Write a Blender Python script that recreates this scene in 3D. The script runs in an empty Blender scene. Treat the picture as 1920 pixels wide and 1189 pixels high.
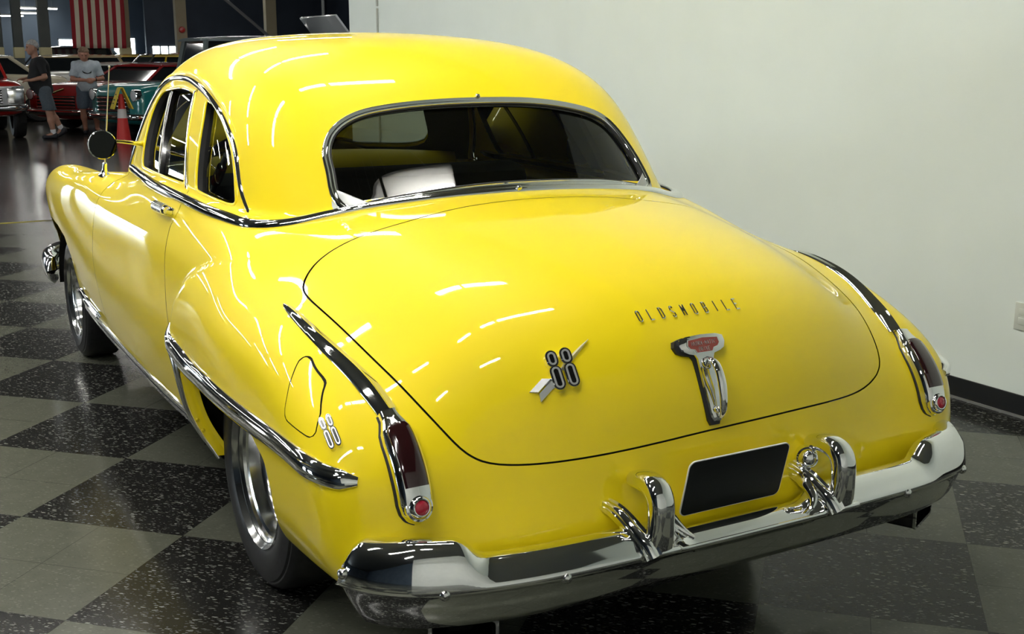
import bpy, bmesh, math, random
import numpy as np
from mathutils import Vector, Matrix
random.seed(7)
SC = bpy.context.scene
COL = SC.collection
PI = math.pi

# ------------------------------------------------------------------ objects
def link(o, parent=None):
    COL.objects.link(o)
    if parent is not None: o.parent = parent
    return o
def tag(o, label=None, cat=None, group=None, kind=None):
    if label: o['label'] = label
    if cat: o['category'] = cat
    if group: o['group'] = group
    if kind: o['kind'] = kind
    return o
def thing(name, label, cat, loc=(0,0,0), rz=0, group=None):
    o = bpy.data.objects.new(name, None); o.empty_display_size = .2
    o.location = loc; o.rotation_euler = (0,0,rz)
    return tag(link(o), label, cat, group)
def mesh_obj(name, V, F, mat, parent=None, normals=None, smooth=True, auto=None):
    """V: Nx3, F: array of tris/quads or a list of polygons"""
    V = np.asarray(V, float)
    me = bpy.data.meshes.new(name)
    if isinstance(F, np.ndarray) and len(F):
        me.vertices.add(len(V)); me.vertices.foreach_set('co', V.astype(np.float32).ravel())
        n, k = F.shape
        me.loops.add(n*k); me.loops.foreach_set('vertex_index', F.astype(np.int32).ravel())
        me.polygons.add(n); me.polygons.foreach_set('loop_start', np.arange(0, n*k, k, dtype=np.int32))
        me.update(calc_edges=True); me.validate()
    else:
        me.from_pydata([tuple(v) for v in V], [], [tuple(int(i) for i in f) for f in F]); me.update()
    if smooth: me.polygons.foreach_set('use_smooth', np.ones(len(me.polygons), bool))
    if smooth and auto is not None:
        try: me.set_sharp_from_angle(angle=math.radians(auto))
        except Exception: pass
    if normals is not None:
        nn = np.asarray(normals, float); nn = nn/np.maximum(np.linalg.norm(nn, axis=1, keepdims=True), 1e-9)
        me.normals_split_custom_set_from_vertices([tuple(v) for v in nn])
    if mat: me.materials.append(mat)
    return link(bpy.data.objects.new(name, me), parent)
def dup(o, parent=None):
    c = o.copy(); COL.objects.link(c); c.parent = parent
    for ch in list(o.children): dup(ch, c)
    return c
class MB:
    """collects shapes into one mesh"""
    def __init__(s): s.V=[]; s.F=[]; s.n=0
    def add(s, V, F):
        V=np.asarray(V,float); s.V.append(V)
        for f in F: s.F.append(tuple(int(i)+s.n for i in f))
        s.n+=len(V); return s
    def box(s, c, d, rz=0, bev=0, M=None):
        bm=bmesh.new(); bmesh.ops.create_cube(bm,size=1); bmesh.ops.scale(bm,vec=d,verts=bm.verts)
        if bev: bmesh.ops.bevel(bm,geom=list(bm.edges),offset=bev,segments=2,affect='EDGES',profile=.5)
        T=Matrix.Translation(c)@Matrix.Rotation(rz,4,'Z') if M is None else M
        bmesh.ops.transform(bm,matrix=T,verts=bm.verts)
        return s.bm(bm)
    def bm(s, bm):
        bm.verts.index_update()
        s.add([v.co[:] for v in bm.verts],[[v.index for v in f.verts] for f in bm.faces]); bm.free(); return s
    def tube(s, pts, r, k=10, caps=True, up=(0,0,1)):
        V,F=tube(pts,r,k,caps,up); return s.add(V,F)
    def lathe(s, prof, k=32, M=None, a0=0, a1=2*PI):
        V,F=lathe(prof,k,a0,a1)
        if M is not None: V=np.array([(M@Vector(v))[:] for v in V])
        return s.add(V,F)
    def ball(s, c, r, k=16, M=None):
        bm=bmesh.new(); bmesh.ops.create_uvsphere(bm,u_segments=k,v_segments=max(6,k//2),radius=1)
        r=(r,r,r) if not hasattr(r,'__len__') else r
        bmesh.ops.scale(bm,vec=r,verts=bm.verts)
        if M is not None: bmesh.ops.transform(bm,matrix=M,verts=bm.verts)
        bmesh.ops.translate(bm,vec=c,verts=bm.verts); return s.bm(bm)
    def prism(s, poly, axis, a, b):
        """polygon (2-d) extruded along axis from a to b"""
        n=len(poly); V=[]
        for t in (a,b):
            for p in poly:
                q=[0,0,0]; o=[i for i in range(3) if i!=axis]; q[o[0]]=p[0]; q[o[1]]=p[1]; q[axis]=t; V.append(q)
        F=[list(range(n))[::-1], list(range(n,2*n))]+[[i,(i+1)%n,n+(i+1)%n,n+i] for i in range(n)]
        return s.add(V,F)
    def build(s, name, mat, parent=None, smooth=True, auto=40, fix=True):
        o=mesh_obj(name,np.concatenate(s.V),s.F,mat,parent,smooth=False)
        me=o.data
        if fix:
            bm=bmesh.new(); bm.from_mesh(me); bmesh.ops.recalc_face_normals(bm,faces=bm.faces); bm.to_mesh(me); bm.free()
        if smooth:
            me.polygons.foreach_set('use_smooth',np.ones(len(me.polygons),bool))
            if auto: me.set_sharp_from_angle(angle=math.radians(auto))
        return o
def unit(v):
    v=np.asarray(v,float); return v/max(np.linalg.norm(v),1e-12)
def tube(pts, r, k=10, caps=True, up=(0,0,1)):
    P=np.asarray(pts,float); n=len(P); r=np.broadcast_to(np.asarray(r,float),(n,))
    T=np.gradient(P,axis=0); T/=np.maximum(np.linalg.norm(T,axis=1,keepdims=True),1e-12)
    u=np.array(up,float)
    if abs(T[0]@u)>.9: u=np.array([1.,0,0]) if abs(T[0][0])<.9 else np.array([0,1.,0])
    V=[];a=np.arange(k)*2*PI/k
    N=u-T[0]*(T[0]@u); N/=np.linalg.norm(N)
    for i in range(n):
        N=N-T[i]*(T[i]@N); N/=max(np.linalg.norm(N),1e-9); B=np.cross(T[i],N)
        V.append(P[i]+r[i]*(np.cos(a)[:,None]*N+np.sin(a)[:,None]*B))
    V=np.concatenate(V)
    F=[(i*k+j,i*k+(j+1)%k,(i+1)*k+(j+1)%k,(i+1)*k+j) for i in range(n-1) for j in range(k)]
    if caps: F+= [tuple(range(k))[::-1], tuple(range((n-1)*k,n*k))]
    return V,F
def lathe(prof, k=32, a0=0, a1=2*PI):
    """profile (r, z) turned around Z"""
    full=abs(a1-a0-2*PI)<1e-6; m=k if full else k+1
    a=a0+(a1-a0)*np.arange(m)/k; V=[];n=len(prof)
    for (r,z) in prof: V.append(np.c_[r*np.cos(a),r*np.sin(a),np.full(m,z)])
    V=np.concatenate(V)
    F=[(i*m+j,i*m+(j+1)%m,(i+1)*m+(j+1)%m,(i+1)*m+j) for i in range(n-1) for j in range(k)]
    return V,F
def spl(pts, n, closed=False):
    """smooth curve through points, resampled evenly by length"""
    P=np.asarray(pts,float)
    if closed: P=np.concatenate([P[-3:],P,P[:3]])
    d=np.r_[0,np.cumsum(np.linalg.norm(np.diff(P,axis=0),axis=1)**.5)]
    if len(P)<3: Q=P[0]+(P[-1]-P[0])*np.linspace(0,1,n)[:,None]; return Q
    t=np.linspace(d[0],d[-1],800)
    if closed: t=np.linspace(d[3],d[-3],800)
    Q=nat_spline(d,P,t)
    l=np.r_[0,np.cumsum(np.linalg.norm(np.diff(Q,axis=0),axis=1))]
    s=np.linspace(0,l[-1],n+1 if closed else n)
    R=np.stack([np.interp(s,l,Q[:,k]) for k in range(P.shape[1])],-1)
    return R[:-1] if closed else R
def lin(pts, n):
    P=np.asarray(pts,float); l=np.r_[0,np.cumsum(np.linalg.norm(np.diff(P,axis=0),axis=1))]
    s=np.linspace(0,l[-1],n); return np.stack([np.interp(s,l,P[:,k]) for k in range(P.shape[1])],-1)

# ------------------------------------------------------------------ materials
def mat(name, color=(.5,.5,.5), rough=.5, metal=0, coat=0, spec=.5, trans=0, emit=None, estr=1, ior=1.5, alpha=1, crough=.03):
    m=bpy.data.materials.new(name); m.use_nodes=True
    b=m.node_tree.nodes['Principled BSDF']; I=b.inputs
    I['Base Color'].default_value=(*color,1); I['Roughness'].default_value=rough; I['Metallic'].default_value=metal
    I['Coat Weight'].default_value=coat; I['Coat Roughness'].default_value=crough; I['Specular IOR Level'].default_value=spec
    I['Transmission Weight'].default_value=trans; I['IOR'].default_value=ior; I['Alpha'].default_value=alpha
    if emit: I['Emission Color'].default_value=(*emit,1); I['Emission Strength'].default_value=estr
    return m
def noise_mat(name, c1, c2, scale=30, rough=.5, r2=None, detail=4, bump=0, **kw):
    """two colours mixed by noise"""
    m=mat(name,c1,rough,**kw); nt=m.node_tree; b=nt.nodes['Principled BSDF']
    tc=nt.nodes.new('ShaderNodeTexCoord'); nz=nt.nodes.new('ShaderNodeTexNoise'); nz.inputs['Scale'].default_value=scale; nz.inputs['Detail'].default_value=detail
    nt.links.new(tc.outputs['Object'],nz.inputs['Vector'])
    rp=nt.nodes.new('ShaderNodeValToRGB'); rp.color_ramp.elements[0].position=.35; rp.color_ramp.elements[1].position=.65
    rp.color_ramp.elements[0].color=(*c1,1); rp.color_ramp.elements[1].color=(*c2,1)
    nt.links.new(nz.outputs['Fac'],rp.inputs['Fac']); nt.links.new(rp.outputs['Color'],b.inputs['Base Color'])
    if bump:
        bp=nt.nodes.new('ShaderNodeBump'); bp.inputs['Strength'].default_value=bump; bp.inputs['Distance'].default_value=.01
        nt.links.new(nz.outputs['Fac'],bp.inputs['Height']); nt.links.new(bp.outputs['Normal'],b.inputs['Normal'])
    return m
def thin_glass(name, tint, refl=1.0, ior=1.5):
    """thin tinted pane: a see-through film plus a mirror reflection by angle"""
    m=bpy.data.materials.new(name); m.use_nodes=True; nt=m.node_tree; nt.nodes.clear()
    o=nt.nodes.new('ShaderNodeOutputMaterial'); mx=nt.nodes.new('ShaderNodeMixShader')
    t=nt.nodes.new('ShaderNodeBsdfTransparent'); t.inputs['Color'].default_value=(*tint,1)
    g=nt.nodes.new('ShaderNodeBsdfGlossy'); g.inputs['Roughness'].default_value=0.0; g.inputs['Color'].default_value=(refl,refl,refl,1)
    f=nt.nodes.new('ShaderNodeFresnel'); f.inputs['IOR'].default_value=ior
    L=nt.links.new; L(f.outputs[0],mx.inputs[0]); L(t.outputs[0],mx.inputs[1]); L(g.outputs[0],mx.inputs[2]); L(mx.outputs[0],o.inputs['Surface'])
    return m
def nat_spline(xk,yk,x):
    xk=np.asarray(xk,float); yk=np.asarray(yk,float); n=len(xk)
    if n==2:
        return yk[0]+(yk[1]-yk[0])*(x-xk[0])/(xk[1]-xk[0])
    h=np.diff(xk); A=np.zeros((n,n)); A[0,0]=A[-1,-1]=1
    d=np.zeros((n,)+yk.shape[1:])
    for i in range(1,n-1):
        A[i,i-1]=h[i-1]; A[i,i]=2*(h[i-1]+h[i]); A[i,i+1]=h[i]
        d[i]=6*((yk[i+1]-yk[i])/h[i]-(yk[i]-yk[i-1])/h[i-1])
    M=np.linalg.solve(A,d)
    x=np.clip(x,xk[0],xk[-1]); i=np.clip(np.searchsorted(xk,x)-1,0,n-2)
    t=(x-xk[i]); hi=h[i]; u=hi-t
    if yk.ndim>1:
        sh=(-1,)+(1,)*(yk.ndim-1); t=t.reshape(sh);u=u.reshape(sh);hi=hi.reshape(sh)
    return M[i]*u**3/(6*hi)+M[i+1]*t**3/(6*hi)+(yk[i]/hi-M[i]*hi/6)*u+(yk[i+1]/hi-M[i+1]*hi/6)*t
class Curve:
    def __init__(s,pts,n=400):
        p=np.array(pts,float); s.a,s.b=p[0,0],p[-1,0]; s.n=n
        s.v=nat_spline(p[:,0],p[:,1],np.linspace(s.a,s.b,n))
    def __call__(s,x):
        return np.interp(x,np.linspace(s.a,s.b,s.n),s.v)
class Table:
    def __init__(s,xs,ys,V,n=160):
        V=np.array(V,float)
        s.x0,s.x1,s.y0,s.y1,s.n=xs[0],xs[-1],ys[0],ys[-1],n
        A=nat_spline(xs,V,np.linspace(s.x0,s.x1,n))
        s.G=nat_spline(ys,A.T,np.linspace(s.y0,s.y1,n)).T
    def __call__(s,x,y):
        n=s.n
        u=np.clip((x-s.x0)/(s.x1-s.x0),0,1)*(n-1); v=np.clip((y-s.y0)/(s.y1-s.y0),0,1)*(n-1)
        i=np.clip(u.astype(int),1,n-3); j=np.clip(v.astype(int),1,n-3); a=u-i; b=v-j
        def w(t): return (-.5*t+t*t-.5*t**3, 1-2.5*t*t+1.5*t**3, .5*t+2*t*t-1.5*t**3, -.5*t*t+.5*t**3)
        wa,wb=w(a),w(b); r=0
        for p in range(4):
            for q in range(4):
                r=r+wa[p]*wb[q]*s.G[i+p-1,j+q-1]
        return r
def smax(a,b,k):
    h=np.maximum(k-np.abs(a-b),0)/k
    return np.maximum(a,b)+h*h*h*k/6
def smin(a,b,k): return -smax(-a,-b,k)
def sstep(a,b,x):
    t=np.clip((x-a)/(b-a),0,1); return t*t*t*(t*(6*t-15)+10)
# ---------- lower body ----------
ZK=[.24,.40,.55,.70,.82,.92,1.00,1.08,1.16]
YK=[-1.20,-.95,-.6,-.2,.3,.8,1.4,2.0,2.6,3.0,3.4,3.9]
SV=[[.800,.860,.890,.895,.868,.840,.81,.78,.75],
    [.825,.890,.917,.918,.892,.860,.825,.78,.74],
    [.840,.903,.927,.932,.915,.885,.845,.79,.74],
    [.840,.898,.927,.936,.920,.890,.850,.795,.74],
    [.815,.868,.900,.912,.905,.885,.855,.83,.82],
    [.820,.870,.902,.914,.905,.890,.860,.835,.82],
    [.820,.868,.898,.911,.904,.890,.860,.835,.82],
    [.810,.858,.890,.910,.910,.900,.880,.83,.78],
    [.790,.835,.870,.900,.912,.905,.885,.83,.77],
    [.770,.815,.850,.880,.895,.886,.86,.80,.74],
    [.740,.785,.810,.830,.845,.838,.80,.75,.69],
    [.640,.690,.715,.730,.735,.715,.66,.60,.54]]
S_T=Table(YK,ZK,SV)
XK=[0,.2,.4,.50,.57,.64,.72,.80,.87,.95]
DY=[-1.4,-1.2,-1.0,-.85,-.7,-.45,-.2,0,.3,1.3,1.7,2.0,2.5,3.0,3.4,3.9]
DV=[[.50,.50,.48,.475,.47,.465,.455,.45,.45,.44],
    [.70,.695,.67,.65,.63,.605,.575,.565,.56,.55],
    [.875,.866,.833,.805,.772,.730,.690,.672,.662,.645],
    [.965,.958,.928,.899,.866,.824,.787,.768,.760,.730],
    [1.02,1.013,.987,.963,.932,.893,.858,.842,.833,.80],
    [1.075,1.068,1.045,1.025,1.002,.970,.936,.915,.902,.88],
    [1.108,1.102,1.083,1.068,1.049,1.021,.986,.956,.934,.91],
    [1.125,1.12,1.105,1.092,1.075,1.056,1.032,1.01,.99,.96],
    [1.13,1.13,1.12,1.11,1.10,1.092,1.080,1.065,1.04,1.0],
    [1.13,1.13,1.12,1.115,1.11,1.11,1.103,1.09,1.06,1.0],
    [1.16,1.15,1.11,1.085,1.07,1.07,1.063,1.05,1.03,1.0],
    [1.16,1.145,1.09,1.05,1.028,1.025,1.036,1.042,1.042,1.03],
    [1.12,1.105,1.05,1.0,.968,.968,.99,1.005,1.01,1.0],
    [1.05,1.03,.97,.935,.92,.943,.98,.997,.993,.97],
    [.98,.96,.90,.867,.862,.887,.925,.935,.925,.90],
    [.84,.825,.785,.765,.765,.785,.81,.81,.79,.76]]
D_T=Table(DY,XK,DV)
RX=[0,.3,.5,.62,.70,.78,.88,.97]
RZ=[.24,.42,.55,.65,.78,.9,1.0,1.1]
RV=[[-1.03,-1.095,-1.085,-1.070,-1.03,-.975,-.92,-.86],
    [-1.025,-1.09,-1.075,-1.055,-1.015,-.96,-.90,-.84],
    [-1.01,-1.065,-1.040,-1.010,-.96,-.90,-.84,-.78],
    [-1.00,-1.050,-1.015,-.980,-.92,-.86,-.80,-.74],
    [-.995,-1.040,-1.010,-.978,-.912,-.85,-.79,-.73],
    [-.985,-1.030,-1.015,-.992,-.93,-.86,-.79,-.73],
    [-.96,-1.005,-1.00,-.98,-.925,-.85,-.78,-.72],
    [-.93,-.97,-.96,-.94,-.88,-.81,-.75,-.69]]
R_T=Table(RX,RZ,RV)
BOT=Curve([(-1.3,.42),(-.82,.375),(-.46,.335),(-.2,.31),(.1,.29),(.3,.295),(.48,.335),(.7,.35),(1.5,.35),(2.5,.36),(2.8,.37),(3.5,.38),(4.0,.42)])
LEADC=Curve([(.2,.49),(.5,.51),(.64,.50),(.75,.458),(.83,.392),(.90,.285),(.95,.12),(1.0,-.15),(1.05,-.5),(1.2,-2.0)])
def fender_bulge(y,z):
    return .036*sstep(-.015,.10,LEADC(z)-y)*sstep(1.02,.76,z)*sstep(.22,.5,z)
def F_low(x,y,z):
    ax=np.abs(x)
    s=ax-(S_T(y,z)+fender_bulge(y,z))
    d=z-D_T(y,ax)
    r=R_T(ax,z)-y
    fr=y-(3.90-.30*ax*ax)
    f=smax(s*.95,d*.9,.13)
    f=smax(f,r*.95,.13)
    f=smax(f,fr,.35)
    return smax(f,BOT(y)-z,.03)
# ---------- cabin ----------
CAY=[-.2,.2,.6,1.0,1.5,2.0]
CAZ=[1.0,1.1,1.2,1.3,1.4,1.5,1.6]
CA=[[.74,.72,.685,.65,.61,.56,.50],
    [.785,.77,.74,.70,.655,.60,.54],
    [.805,.79,.765,.73,.685,.63,.57],
    [.805,.79,.765,.73,.69,.64,.58],
    [.79,.775,.75,.715,.675,.625,.575],
    [.75,.735,.71,.68,.64,.60,.55]]
CA_T=Table(CAY,CAZ,CA)
ROOF=Curve([(-.3,1.33),(0,1.425),(.3,1.513),(.6,1.572),(.9,1.598),(1.2,1.602),(1.5,1.585),(1.8,1.54),(2.2,1.43)])
REAR=Curve([(1.0,-.17),(1.1,-.085),(1.14,-.05),(1.25,.045),(1.39,.17),(1.5,.29),(1.6,.42)])
def F_cab(x,y,z):
    ax=np.abs(x)
    s=ax-CA_T(y,z)
    d=z-(ROOF(y)-.125*ax**2-.08*ax**4)
    r=(REAR(z)+.14*ax**2+1.5*ax**6)-y
    w=y-(2.00-.75*(z-1.1)-.40*ax**2)
    f=smax(s*.93,r*.75,.16)
    f=smax(f,w*.8,.12)
    f=smax(f,d*.95,.24)
    return smax(f,.95-z,.02)
def F(x,y,z):
    return smin(F_low(x,y,z),F_cab(x,y,z),.03)
# ------------------------------------------------------------------ surface extraction from a signed field
def nets(Ff, lo, hi, h, blk=4, band=.08):
    """closed quad mesh of Ff=0 inside the box, made only near the surface"""
    lo=np.array(lo,float); n=((np.array(hi)-lo)/(h*blk)).astype(int)+1; N=n*blk
    ax=[lo[k]+h*blk*np.arange(n[k]+1) for k in range(3)]
    X=np.meshgrid(*ax,indexing='ij'); c=Ff(X[0].ravel(),X[1].ravel(),X[2].ravel()).reshape(n+1)
    near=np.zeros(n,bool); mn=np.full(n,1e9)
    for i in (0,1):
        for j in (0,1):
            for k in (0,1):
                s=c[i:i+n[0],j:j+n[1],k:k+n[2]]; mn=np.minimum(mn,np.abs(s))
    near=mn<h*blk*1.1+band*0
    D=np.where(c[:-1,:-1,:-1]>0,1.,-1.).repeat(blk,0).repeat(blk,1).repeat(blk,2)
    D=np.pad(D,((0,1),)*3,mode='edge')
    msk=np.zeros(N+1,bool); b=near.repeat(blk,0).repeat(blk,1).repeat(blk,2)
    for i in (0,1):
        for j in (0,1):
            for k in (0,1):
                msk[i:i+N[0],j:j+N[1],k:k+N[2]]|=b
    I=np.argwhere(msk); P=lo+h*I
    v=np.concatenate([Ff(*p.T) for p in np.array_split(P,max(1,len(P)//400000))])
    D[msk]=np.where(np.abs(v)<1e-7,1e-7,v)
    S=D>0
    # cells with a sign change
    cnt=np.zeros(N,int)
    for i in (0,1):
        for j in (0,1):
            for k in (0,1): cnt+=S[i:i+N[0],j:j+N[1],k:k+N[2]]
    act=(cnt>0)&(cnt<8); C=np.argwhere(act); vid=np.full(N,-1); vid[act]=np.arange(len(C))
    acc=np.zeros((len(C),3)); w=np.zeros(len(C))
    off=[(i,j,k) for i in (0,1) for j in (0,1) for k in (0,1)]
    for a in off:
        for ax_ in range(3):
            if a[ax_]: continue
            e=list(a); e[ax_]=1
            A=C+np.array(a); B=C+np.array(e); da=D[tuple(A.T)]; db=D[tuple(B.T)]
            x=(da>0)!=(db>0); t=np.where(x,da/np.where(x,da-db,1),0)
            acc+=np.where(x[:,None],A+t[:,None]*(B-A),0); w+=x
    V=lo+h*acc/np.maximum(w,1)[:,None]
    Q=[]
    for ax_ in range(3):
        o=[k for k in range(3) if k!=ax_]
        sl=[slice(1,N[k]) for k in range(3)]; sl[ax_]=slice(0,N[ax_])
        s2=list(sl); s2[ax_]=slice(1,N[ax_]+1)
        A=S[tuple(sl)]; B=S[tuple(s2)]; ch=np.argwhere(A!=B); flip=A[tuple(ch.T)]
        base=ch.copy()
        for k in o: base[:,k]+=1
        u=np.zeros(3,int);u[o[0]]=1; v_=np.zeros(3,int);v_[o[1]]=1
        q=np.stack([vid[tuple((base-u-v_).T)],vid[tuple((base-v_).T)],vid[tuple(base.T)],vid[tuple((base-u).T)]],-1)
        if ax_==1: flip=~flip
        q[flip]=q[flip][:,::-1]; Q.append(q)
    Q=np.concatenate(Q); Q=Q[(Q>=0).all(1)]
    return V,Q
def gradF(Ff,P,e=1e-3):
    E=np.eye(3)*e
    return np.stack([Ff(*(P+E[k]).T)-Ff(*(P-E[k]).T) for k in range(3)],-1)/(2*e)
def newton(Ff,P,it=4,mx=.02):
    P=np.array(P,float)
    for _ in range(it):
        g=gradF(Ff,P); v=Ff(*P.T); d=v[:,None]*g/np.maximum((g*g).sum(1),1e-6)[:,None]
        l=np.linalg.norm(d,axis=1,keepdims=True); P-=d*np.minimum(1,mx/np.maximum(l,1e-9))
    return P
def nrm(Ff,P):
    g=gradF(Ff,P); return g/np.maximum(np.linalg.norm(g,axis=1,keepdims=True),1e-9)
def split(V,T,g):
    """cut a triangle mesh along g=0 -> (V, T where g<0, T where g>0)"""
    g=np.where(np.abs(g)<1e-6,1e-6,g); s=g>0; c=s[T].sum(1)
    Tin,Tout=T[c==0],T[c==3]; M=T[(c==1)|(c==2)]
    if len(M)==0: return V,Tin,Tout
    sm=s[M]; lone=np.where(sm.sum(1)==1,sm.argmax(1),(~sm).argmax(1))
    r=np.arange(len(M)); a=M[r,lone]; b=M[r,(lone+1)%3]; d=M[r,(lone+2)%3]
    E=np.concatenate([np.sort(np.c_[a,b],1),np.sort(np.c_[a,d],1)]); U,inv=np.unique(E,axis=0,return_inverse=True); inv=inv.ravel()
    t=g[U[:,0]]/(g[U[:,0]]-g[U[:,1]]); Vn=V[U[:,0]]+t[:,None]*(V[U[:,1]]-V[U[:,0]])
    ab=len(V)+inv[:len(M)]; ad=len(V)+inv[len(M):]
    t1=np.c_[a,ab,ad]; t2=np.concatenate([np.c_[ab,b,d],np.c_[ab,d,ad]]); pos=s[a]; p2=np.r_[pos,pos]
    return np.concatenate([V,Vn]),np.concatenate([Tin,t1[~pos],t2[p2]]),np.concatenate([Tout,t1[pos],t2[~p2]])
def pack(V,T):
    u,i=np.unique(T,return_inverse=True); return V[u],i.reshape(T.shape)
def sdf2(poly,X,Y):
    """signed distance to a closed outline, negative inside"""
    P=np.asarray(poly,float); Q=np.roll(P,-1,0); q=np.c_[X,Y]; best=np.full(len(q),1e9); ins=np.zeros(len(q),bool)
    for a,b in zip(P,Q):
        ab=b-a; t=np.clip(((q-a)@ab)/max(ab@ab,1e-12),0,1); d=((q-a-t[:,None]*ab)**2).sum(1); best=np.minimum(best,d)
        c=(a[1]>q[:,1])!=(b[1]>q[:,1])
        with np.errstate(divide='ignore',invalid='ignore'):
            xi=a[0]+(q[:,1]-a[1])*(b[0]-a[0])/(b[1]-a[1] if abs(b[1]-a[1])>1e-12 else 1e-12)
        ins^=c&(q[:,0]<xi)
    d=np.sqrt(best); return np.where(ins,-d,d)
def sdfline(line,X,Y):
    """signed distance to an open line; positive on the left of its direction"""
    P=np.asarray(line,float); q=np.c_[X,Y]; best=np.full(len(q),1e9); sg=np.ones(len(q))
    for a,b in zip(P[:-1],P[1:]):
        ab=b-a; t=np.clip(((q-a)@ab)/max(ab@ab,1e-12),0,1); d=((q-a-t[:,None]*ab)**2).sum(1)
        cr=ab[0]*(q[:,1]-a[1])-ab[1]*(q[:,0]-a[0]); w=d<best-1e-12
        best=np.where(w,d,best); sg=np.where(w,np.sign(cr),sg)
    return np.sqrt(best)*np.where(sg==0,1,sg)
def sweep(P,N,prof,scale=None,closed=False,caps=True,hs=None):
    """profile [(across, out)] carried along the path P with surface normals N"""
    P=np.asarray(P,float); N=np.asarray(N,float); n=len(P); m=len(prof); pr=np.asarray(prof,float)
    T=(np.roll(P,-1,0)-np.roll(P,1,0)) if closed else np.gradient(P,axis=0)
    T/=np.maximum(np.linalg.norm(T,axis=1,keepdims=True),1e-12)
    N=N-T*(N*T).sum(1,keepdims=True); N/=np.maximum(np.linalg.norm(N,axis=1,keepdims=True),1e-9); B=np.cross(T,N)
    sc=np.ones(n) if scale is None else np.asarray(scale,float); hh=sc if hs is None else np.asarray(hs,float)
    V=(P[:,None]+(sc[:,None]*pr[None,:,0])[...,None]*B[:,None]+(hh[:,None]*pr[None,:,1])[...,None]*N[:,None]).reshape(-1,3)
    F=[(i*m+j,i*m+(j+1)%m,((i+1)%n)*m+(j+1)%m,((i+1)%n)*m+j) for i in range(n if closed else n-1) for j in range(m)]
    if caps and not closed: F+=[tuple(range(m))[::-1],tuple(range((n-1)*m,n*m))]
    return V,F
def smooth_n(N,k=5,closed=False):
    for _ in range(k):
        if closed: N=(np.roll(N,1,0)+2*N+np.roll(N,-1,0))/4
        else:
            M=N.copy(); M[1:-1]=(N[:-2]+2*N[1:-1]+N[2:])/4; N=M
    return N/np.linalg.norm(N,axis=1,keepdims=True)
def halfround(w,h,k=10,base=-.004):
    a=np.linspace(0,PI,k); return [(w*math.cos(t),h*math.sin(t)) for t in a]+[(-w,base),(w,base)]
# ------------------------------------------------------------------ materials of the coupe
M_YEL=mat('yellow_paint',(.95,.735,.008),.45,coat=.75,spec=.15)
M_CHR=mat('chrome',(.86,.87,.86),.045,metal=1)
M_CHS=mat('satin_chrome',(.70,.71,.70),.16,metal=1)
M_CHB=mat('brushed_chrome',(.46,.47,.46),.36,metal=1)
M_BLK=mat('black_rubber',(.012,.012,.012),.55)
M_BLG=mat('gloss_black',(.006,.006,.006),.12,coat=.6)
M_TIRE=noise_mat('tire_rubber',(.012,.012,.013),(.02,.02,.021),60,.42)
M_DARK=mat('dark_cavity',(.006,.006,.006),.9)
M_INT=noise_mat('charcoal_cloth',(.014,.014,.015),(.022,.022,.022),200,.85)
M_LENS=mat('red_lens',(.020,.003,.004),.10,coat=1,spec=.6)
M_REFL=mat('red_reflector',(.42,.008,.03),.25,coat=1)
M_GLASS=thin_glass('tinted_glass',(.40,.43,.36))
M_GLASR=thin_glass('dark_tinted_glass',(.52,.55,.49),1.0,1.7)
M_SILV=mat('silver_enamel',(.62,.63,.62),.28,metal=.6)
M_PLQ=mat('red_plaque',(.35,.05,.035),.3,coat=1)

car=thing('coupe','yellow two-door vintage coupe with chrome bumpers, parked beside the white wall','car')

# ------------------------------------------------------------------ outlines (metres, car frame)
LID=[(-.298,.882),(-.469,.829),(-.618,.796),(-.697,.743),(-.748,.665),(-.777,.585),(-.784,.488),(-.774,.328),(-.749,.104),(-.715,-.088),(-.683,-.2),(-.643,-.295),(-.604,-.341),(-.55,-.371),(-.455,-.401),(-.274,-.425),(-.03,-.421),(.192,-.41),(.423,-.38),(.552,-.338),(.622,-.288),(.650,-.235),(.668,-.13),(.69,0),(.72,.15),(.745,.33),(.76,.495),(.75,.594),(.73,.672),(.69,.748),(.61,.805),(.462,.838),(.296,.885),(0,.915)]
LID=spl(LID,220,True)
ARCH_R=[(.36,.632),(.325,.57),(.318,.496),(.305,.42),(.285,.34),(.27,.10),(-.52,.10),(-.535,.36),(-.575,.44),(-.591,.509),(-.563,.58),(-.486,.621),(-.35,.634)]
ARCH_F=[(2.63,.10),(2.61,.40),(2.552,.517),(2.505,.62),(2.56,.70),(2.73,.735),(3.0,.74),(3.28,.71),(3.5,.60),(3.60,.40),(3.62,.10)]
DOOR_REAR=[(.668,1.20),(.652,1.071),(.630,1.034),(.650,.981),(.630,.925),(.602,.827),(.577,.728),(.555,.66),(.52,.55),(.50,.42),(.50,.30)]
DOORP=DOOR_REAR[:-1]+[(.50,.392),(1.83,.392),(1.815,.72),(1.785,.855),(1.765,.941),(1.72,1.02),(1.62,1.08),(1.55,1.2)]
DWIN=[(1.395,1.113),(1.43,1.16),(1.462,1.253),(1.462,1.327),(1.421,1.379),(1.329,1.398),(1.143,1.409),(.95,1.397),(.905,1.38),(.815,1.261),(.745,1.13),(.738,1.107),(.76,1.103),(1.186,1.104),(1.352,1.106)]
QWIN=[(.751,1.372),(.70,1.372),(.586,1.347),(.444,1.281),(.355,1.199),(.300,1.111),(.292,1.088),(.305,1.080),(.40,1.084),(.575,1.096),(.60,1.11),(.697,1.302),(.74,1.352)]
DRIP=[(1.66,1.085),(1.60,1.20),(1.545,1.32),(1.47,1.405),(1.35,1.434),(1.14,1.436),(.925,1.416),(.709,1.379),(.51,1.323),(.40,1.263),(.345,1.21),(.287,1.133),(.215,1.062)]
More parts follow.
